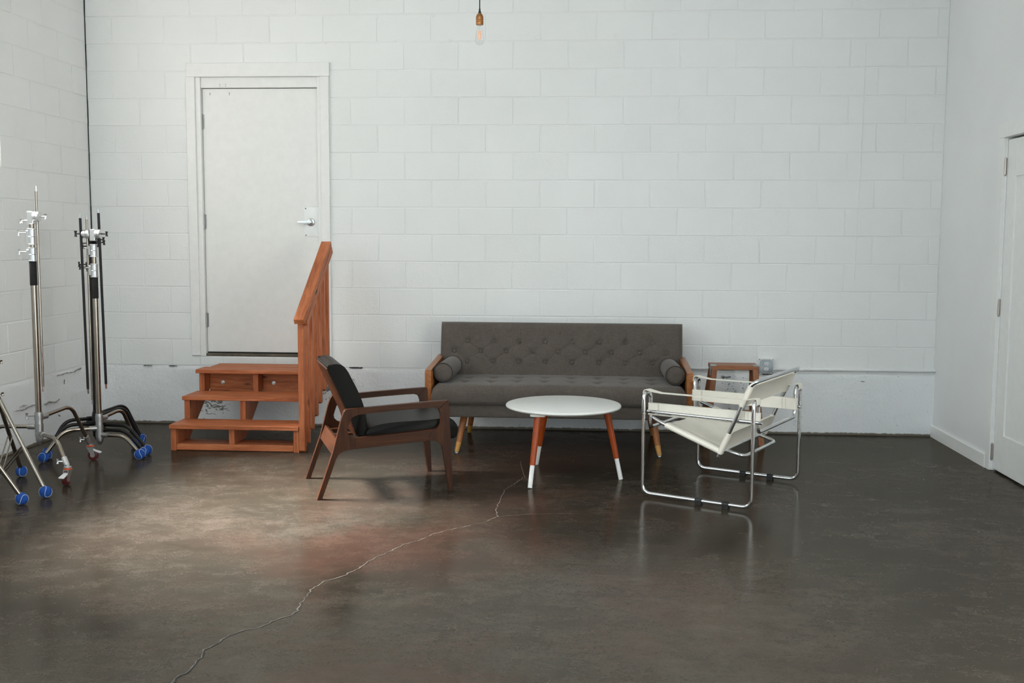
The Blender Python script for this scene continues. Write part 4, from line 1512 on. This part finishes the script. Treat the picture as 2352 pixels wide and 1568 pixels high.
def cstand(name, label, center, feet, leg_h, col_mat, sleeve_z, head_z, fittings, arm=None, group=None):
    """feet: list of (x, y, kind); leg_h: hub heights; fittings: list of (z0, z1) collars"""
    cx_, cy_ = center
    s_ = empty(name, (cx_, cy_, 0))
    tag(s_, label, 'light stand', group)
    metal = col_mat
    zb = min(leg_h) - 0.035
    # column: wide lower tube, thinner riser above
    obj('column', tube(B(), [(0, 0, zb + 0.02), (0, 0, sleeve_z[0] + 0.02)], 0.0175, 18), metal, s_)
    obj('riser', tube(B(), [(0, 0, sleeve_z[0]), (0, 0, head_z - 0.02)], 0.0145, 16), metal, s_)
    obj('foam_grip', lathe(B(), [(0.0205, sleeve_z[0]), (0.0215, sleeve_z[0] + 0.004), (0.0215, sleeve_z[1] - 0.004), (0.0205, sleeve_z[1])], 18), 'foam', s_)
    for z0, z1 in fittings:
        m_z = (z0 + z1) / 2
        cl = obj('clamp_collar', lathe(B(), [(0.0225, z0), (0.0265, z0 + 0.002), (0.0265, z0 + 0.006), (0.0215, z0 + 0.008), (0.0215, m_z - 0.002), (0.0230, m_z), (0.0215, m_z + 0.002), (0.0215, z1 - 0.008), (0.0265, z1 - 0.006), (0.0265, z1 - 0.002), (0.0225, z1)], 20), 'alu' if col_mat == 'steel' else 'black_metal', s_, smooth=25)
        bm = B()
        box(bm, -0.034, -0.018, -0.010, 0.010, z0 + 0.012, z1 - 0.012, 0.003)
        knob(bm, (-0.03, 0, z1 - 0.028), (-1, -0.15, 0), 0.045, 0.017, 0.006)
        obj('clamp_knob', bm, 'alu' if col_mat == 'steel' else 'black', cl)
    # base casting
    bm = B()
    hs = sorted(leg_h)
    lathe(bm, [(0.010, zb - 0.030), (0.013, zb - 0.020), (0.021, zb - 0.008), (0.0225, zb), (0.0225, hs[-1] + 0.03), (0.021, hs[-1] + 0.034)], 18)
    for z in hs:
        lathe(bm, [(0.0255, z - 0.018), (0.0255, z + 0.018)], 18)
    obj('base_casting', bm, 'cast' if col_mat == 'steel' else 'black_metal', s_, smooth=25)
    for (fx, fy, kind), h in zip(feet, leg_h):
        d = Vector((fx - cx_, fy - cy_, 0))
        R_ = d.length
        d.normalize()
        zf = 0.050 if kind == 'ball' else 0.112
        rise = 0.034 if h > min(leg_h) + 0.055 else 0.006
        pts = [d * 0.02 + Vector((0, 0, h)), d * (R_ * 0.63) + Vector((0, 0, h + rise)), d * (R_ - 0.010) + Vector((0, 0, zf))]
        lg = obj('leg', tube(B(), rounded(pts, [0, 0.062, 0], 9), 0.0120, 14), metal, s_)
        if kind != 'ball':
            e_ = pts[2]
            k_ = (pts[1] - pts[2]).normalized()
            obj('caster_sleeve', tube(B(), [e_ - k_ * 0.004, e_ + k_ * 0.055], 0.0165, 14), 'alu', lg)
            obj('sleeve_knob', knob(B(), e_ + k_ * 0.028, (-0.8, -0.5, 0.1), 0.040, 0.014, 0.006), 'alu', lg)
        obj('leg_socket', tube(B(), [d * 0.02 + Vector((0, 0, h)), d * 0.065 + Vector((0, 0, h + 0.001))], 0.0165, 14), 'cast' if col_mat == 'steel' else 'black_metal', lg)
        if kind == 'ball':
            ball(s_, d * R_ + Vector((0, 0, 0.0335)))
        else:
            caster(s_, d * R_, kind)
    return s_


def caster(parent, p, yaw):
    stem = obj('caster', lathe(B(), [(0.012, 0.118), (0.012, 0.132), (0.009, 0.136)], 14), 'alu', parent, p, (0, 0, yaw))
    stem.scale = (0.86, 0.86, 0.86)
    obj('swivel_ring', lathe(B(), [(0.026, 0.104), (0.028, 0.107), (0.028, 0.112), (0.024, 0.115)], 18), 'red_ring', stem)
    bm = B()
    lathe(bm, [(0.022, 0.115), (0.026, 0.117), (0.026, 0.123), (0.016, 0.127)], 18)
    for sgn in (-1, 1):
        plate(bm, [(-0.026, 0.104), (0.024, 0.104), (0.034, 0.045), (0.024, 0.030), (0.012, 0.036)], sgn * 0.018 - 0.0015, sgn * 0.018 + 0.0015, lambda a, b, c_: (a, c_, b))
    box(bm, -0.026, 0.026, -0.0195, 0.0195, 0.099, 0.104, 0.001)
    obj('fork', bm, 'zinc', stem)
    bm = B()
    lathe(bm, [(0.006, -0.017), (0.030, -0.015), (0.0375, -0.011), (0.0385, 0.0), (0.0375, 0.011), (0.030, 0.015), (0.006, 0.017)], 26, center=(0.020, 0, 0.0385), axis='Y')
    wh = obj('wheel', bm, 'wheel', stem)
    obj('hub', lathe(B(), [(0.017, -0.0185), (0.017, 0.0185)], 16, center=(0.020, 0, 0.0385), axis='Y'), 'zinc', wh)
    bm = B()
    plate(bm, round_poly([(0.015, -0.016), (0.078, -0.022), (0.078, 0.022), (0.015, 0.016)], 0.004), 0.078, 0.083, lambda a, b, c_: (a, b, c_ - (a - 0.015) * 0.35), 0.001)
    obj('brake_pedal', bm, 'white_plastic', stem)
    return stem


def grip_head(parent, z, side, black=False, y=0.0):
    """round grip head on top of the riser with its T-knobs"""
    bm = B()
    box(bm, -0.018, 0.018, y - 0.018, y + 0.018, z - 0.045, z + 0.030, 0.003)
    lathe(bm, [(0.010, 0.018), (0.030, 0.019), (0.030, 0.032), (0.027, 0.034), (0.030, 0.036), (0.030, 0.052), (0.012, 0.054)], 22, center=(0, y, z), axis='X')
    hd_ = obj('grip_head', bm, 'black_metal' if black else 'alu', parent, smooth=25)
    km = 'black' if black or side else 'alu'
    obj('t_knob', knob(B(), (0.05, y, z), (1, 0, 0), 0.035, 0.016, 0.008), km, hd_)
    if side:
        obj('grip_disc', lathe(B(), [(0.010, -0.018), (0.030, -0.022), (0.030, -0.040), (0.024, -0.043), (0.028, -0.047), (0.028, -0.070), (0.010, -0.074)], 22, center=(0, y, z), axis='X'), 'black_metal' if black else 'alu', hd_, smooth=25)
        obj('t_knob', knob(B(), (-0.07, y, z), (-1, 0, 0), 0.042, 0.020, 0.009), km, hd_)
    else:
        obj('t_knob', knob(B(), (-0.016, y, z - 0.022), (-1, 0, -0.1), 0.040, 0.012, 0.009), km, hd_)
    return hd_


def arm_rod(parent, a, b, r, mat, tip='chrome'):
    a, b = Vector(a), Vector(b)
    d = (b - a).normalized()
    o = obj('grip_arm', tube(B(), [a + d * 0.03, b - d * 0.03], r, 12), mat, parent)
    obj('arm_tip', tube(B(), [a, a + d * 0.008, a + d * 0.012, a + d * 0.032], r * 0.75, 10), tip, o)
    obj('arm_tip', tube(B(), [b - d * 0.032, b - d * 0.012, b - d * 0.008, b], r * 0.75, 10), tip, o)
    return o


# stand with casters, nearest the left wall
A_ = cstand('caster_stand', 'nickel light stand on braked casters beside the left block wall', (0.49, -1.80),
            [(0.801, -2.074, math.radians(-98)), (0.612, -1.395, math.radians(5)), (0.085, -1.86, math.radians(100))], [0.245, 0.345, 0.288], 'steel', (1.150, 1.294), 1.545, [(1.393, 1.492), (1.294, 1.378)])
grip_head(A_, 1.562, False)
arm_rod(A_, (0.036, 0.0, 1.742), (0.036, -0.004, 0.505), 0.0075, 'steel')
bm = B()
knob(bm, (-0.02, 0, 0.355), (-1, -0.3, 0), 0.045, 0.018, 0.008)
obj('base_lock', bm, 'cast', A_)
# three nested stands in the corner
B_ = cstand('nickel_stand', 'nickel C-stand on blue ball feet in front of two black stands', (0.615, -1.265),
            [(0.345, -1.490, 'ball'), (0.918, -1.345, 'ball'), (0.72, -0.945, 'ball')], [0.188, 0.142, 0.250], 'steel', (1.043, 1.180), 1.40, [(1.312, 1.397), (1.180, 1.270)], None, 'nested corner stands')
grip_head(B_, 1.462, True)
arm_rod(B_, (-0.042, 0.004, 1.585), (-0.042, 0.0, 0.345), 0.0068, 'steel')
Bk = cstand('black_stand', 'black C-stand on blue ball feet directly behind the nickel corner stand', (0.556, -1.185),
            [(0.330, -1.425, 'ball'), (0.915, -1.272, 'ball'), (0.720, -0.865, 'ball')], [0.207, 0.162, 0.250], 'black_metal', (0.98, 1.10), 1.40, [(1.22, 1.29)], None, 'nested corner stands')
grip_head(Bk, 1.425, False, True)
arm_rod(Bk, (0.541 - 0.556, -1.285 + 1.185, 1.593), (0.556 - 0.556, -1.285 + 1.185, 0.418), 0.0085, 'black_metal')
Bk2 = cstand('black_stand', 'black C-stand on blue ball feet deepest in the corner', (0.522, -1.105),
             [(0.300, -1.355, 'ball'), (0.905, -1.198, 'ball'), (0.690, -0.785, 'ball')], [0.226, 0.182, 0.255], 'black_metal', (0.98, 1.10), 1.38, [(1.20, 1.27)], None, 'nested corner stands')
grip_head(Bk2, 1.405, False, True)
arm_rod(Bk2, (0.645 - 0.522, -1.245 + 1.105, 1.627), (0.660 - 0.522, -1.245 + 1.105, 0.448), 0.0085, 'black_metal')


# folding tripod stands at the left edge
def tripod(name, label, center, feet, apex, hub, zlow, height):
    cx_, cy_ = center
    s_ = empty(name, (cx_, cy_, 0))
    tag(s_, label, 'light stand', 'folding tripod stands')
    obj('column', tube(B(), [(0, 0, zlow), (0, 0, 0.95)], 0.0150, 16), 'steel', s_)
    obj('riser', tube(B(), [(0, 0, 0.9), (0, 0, height)], 0.0115, 14), 'steel', s_)
    for z in (apex, 0.74):
        cl = obj('clamp_collar', lathe(B(), [(0.019, z - 0.03), (0.022, z - 0.026), (0.022, z + 0.026), (0.019, z + 0.03)], 16), 'cast', s_)
        bm = B()
        knob(bm, (0.018, -0.002, z), (1, -0.12, 0), 0.030, 0.010, 0.0075)
        obj('clamp_knob', bm, 'steel', cl)
    obj('lower_collar', lathe(B(), [(0.020, zlow - 0.005), (0.022, zlow), (0.022, zlow + 0.03), (0.019, zlow + 0.035)], 16), 'cast', s_)
    obj('stand_tip', lathe(B(), [(0.006, zlow - 0.03), (0.012, zlow - 0.02), (0.012, zlow)], 12), 'cast', s_)
    for fx, fy in feet:
        d = Vector((fx - cx_, fy - cy_, 0))
        R_ = d.length
        d.normalize()
        a = d * 0.02 + Vector((0, 0, apex))
        e = d * (R_ - 0.008) + Vector((0, 0, 0.052))
        lg = obj('leg', tube(B(), [a, e], 0.0115, 14), 'steel', s_)
        m_ = a.lerp(e, 0.56)
        side = Vector((-d.y, d.x, 0)) * 0.013
        for k in (-1, 1):
            obj('brace', tube(B(), [d * 0.02 + Vector((0, 0, zlow + 0.015)) + side * k, m_ + side * k], 0.0042, 8), 'steel', lg)
        ball(s_, d * R_ + Vector((0, 0, 0.0335)))
    return s_


tripod('tripod_stand', 'nickel folding tripod stand on blue ball feet at the left edge', (0.482, -2.262), [(0.832, -2.395), (0.425, -1.905), (0.20, -2.515)], 0.557, 0.3, 0.075, 1.15)
tripod('tripod_stand', 'nickel tripod stand mostly cut off, its blue ball foot nearest the viewer', (0.43, -2.70), [(0.785, -2.557), (0.36, -3.06), (0.14, -2.48)], 0.650, 0.3, 0.075, 1.15)
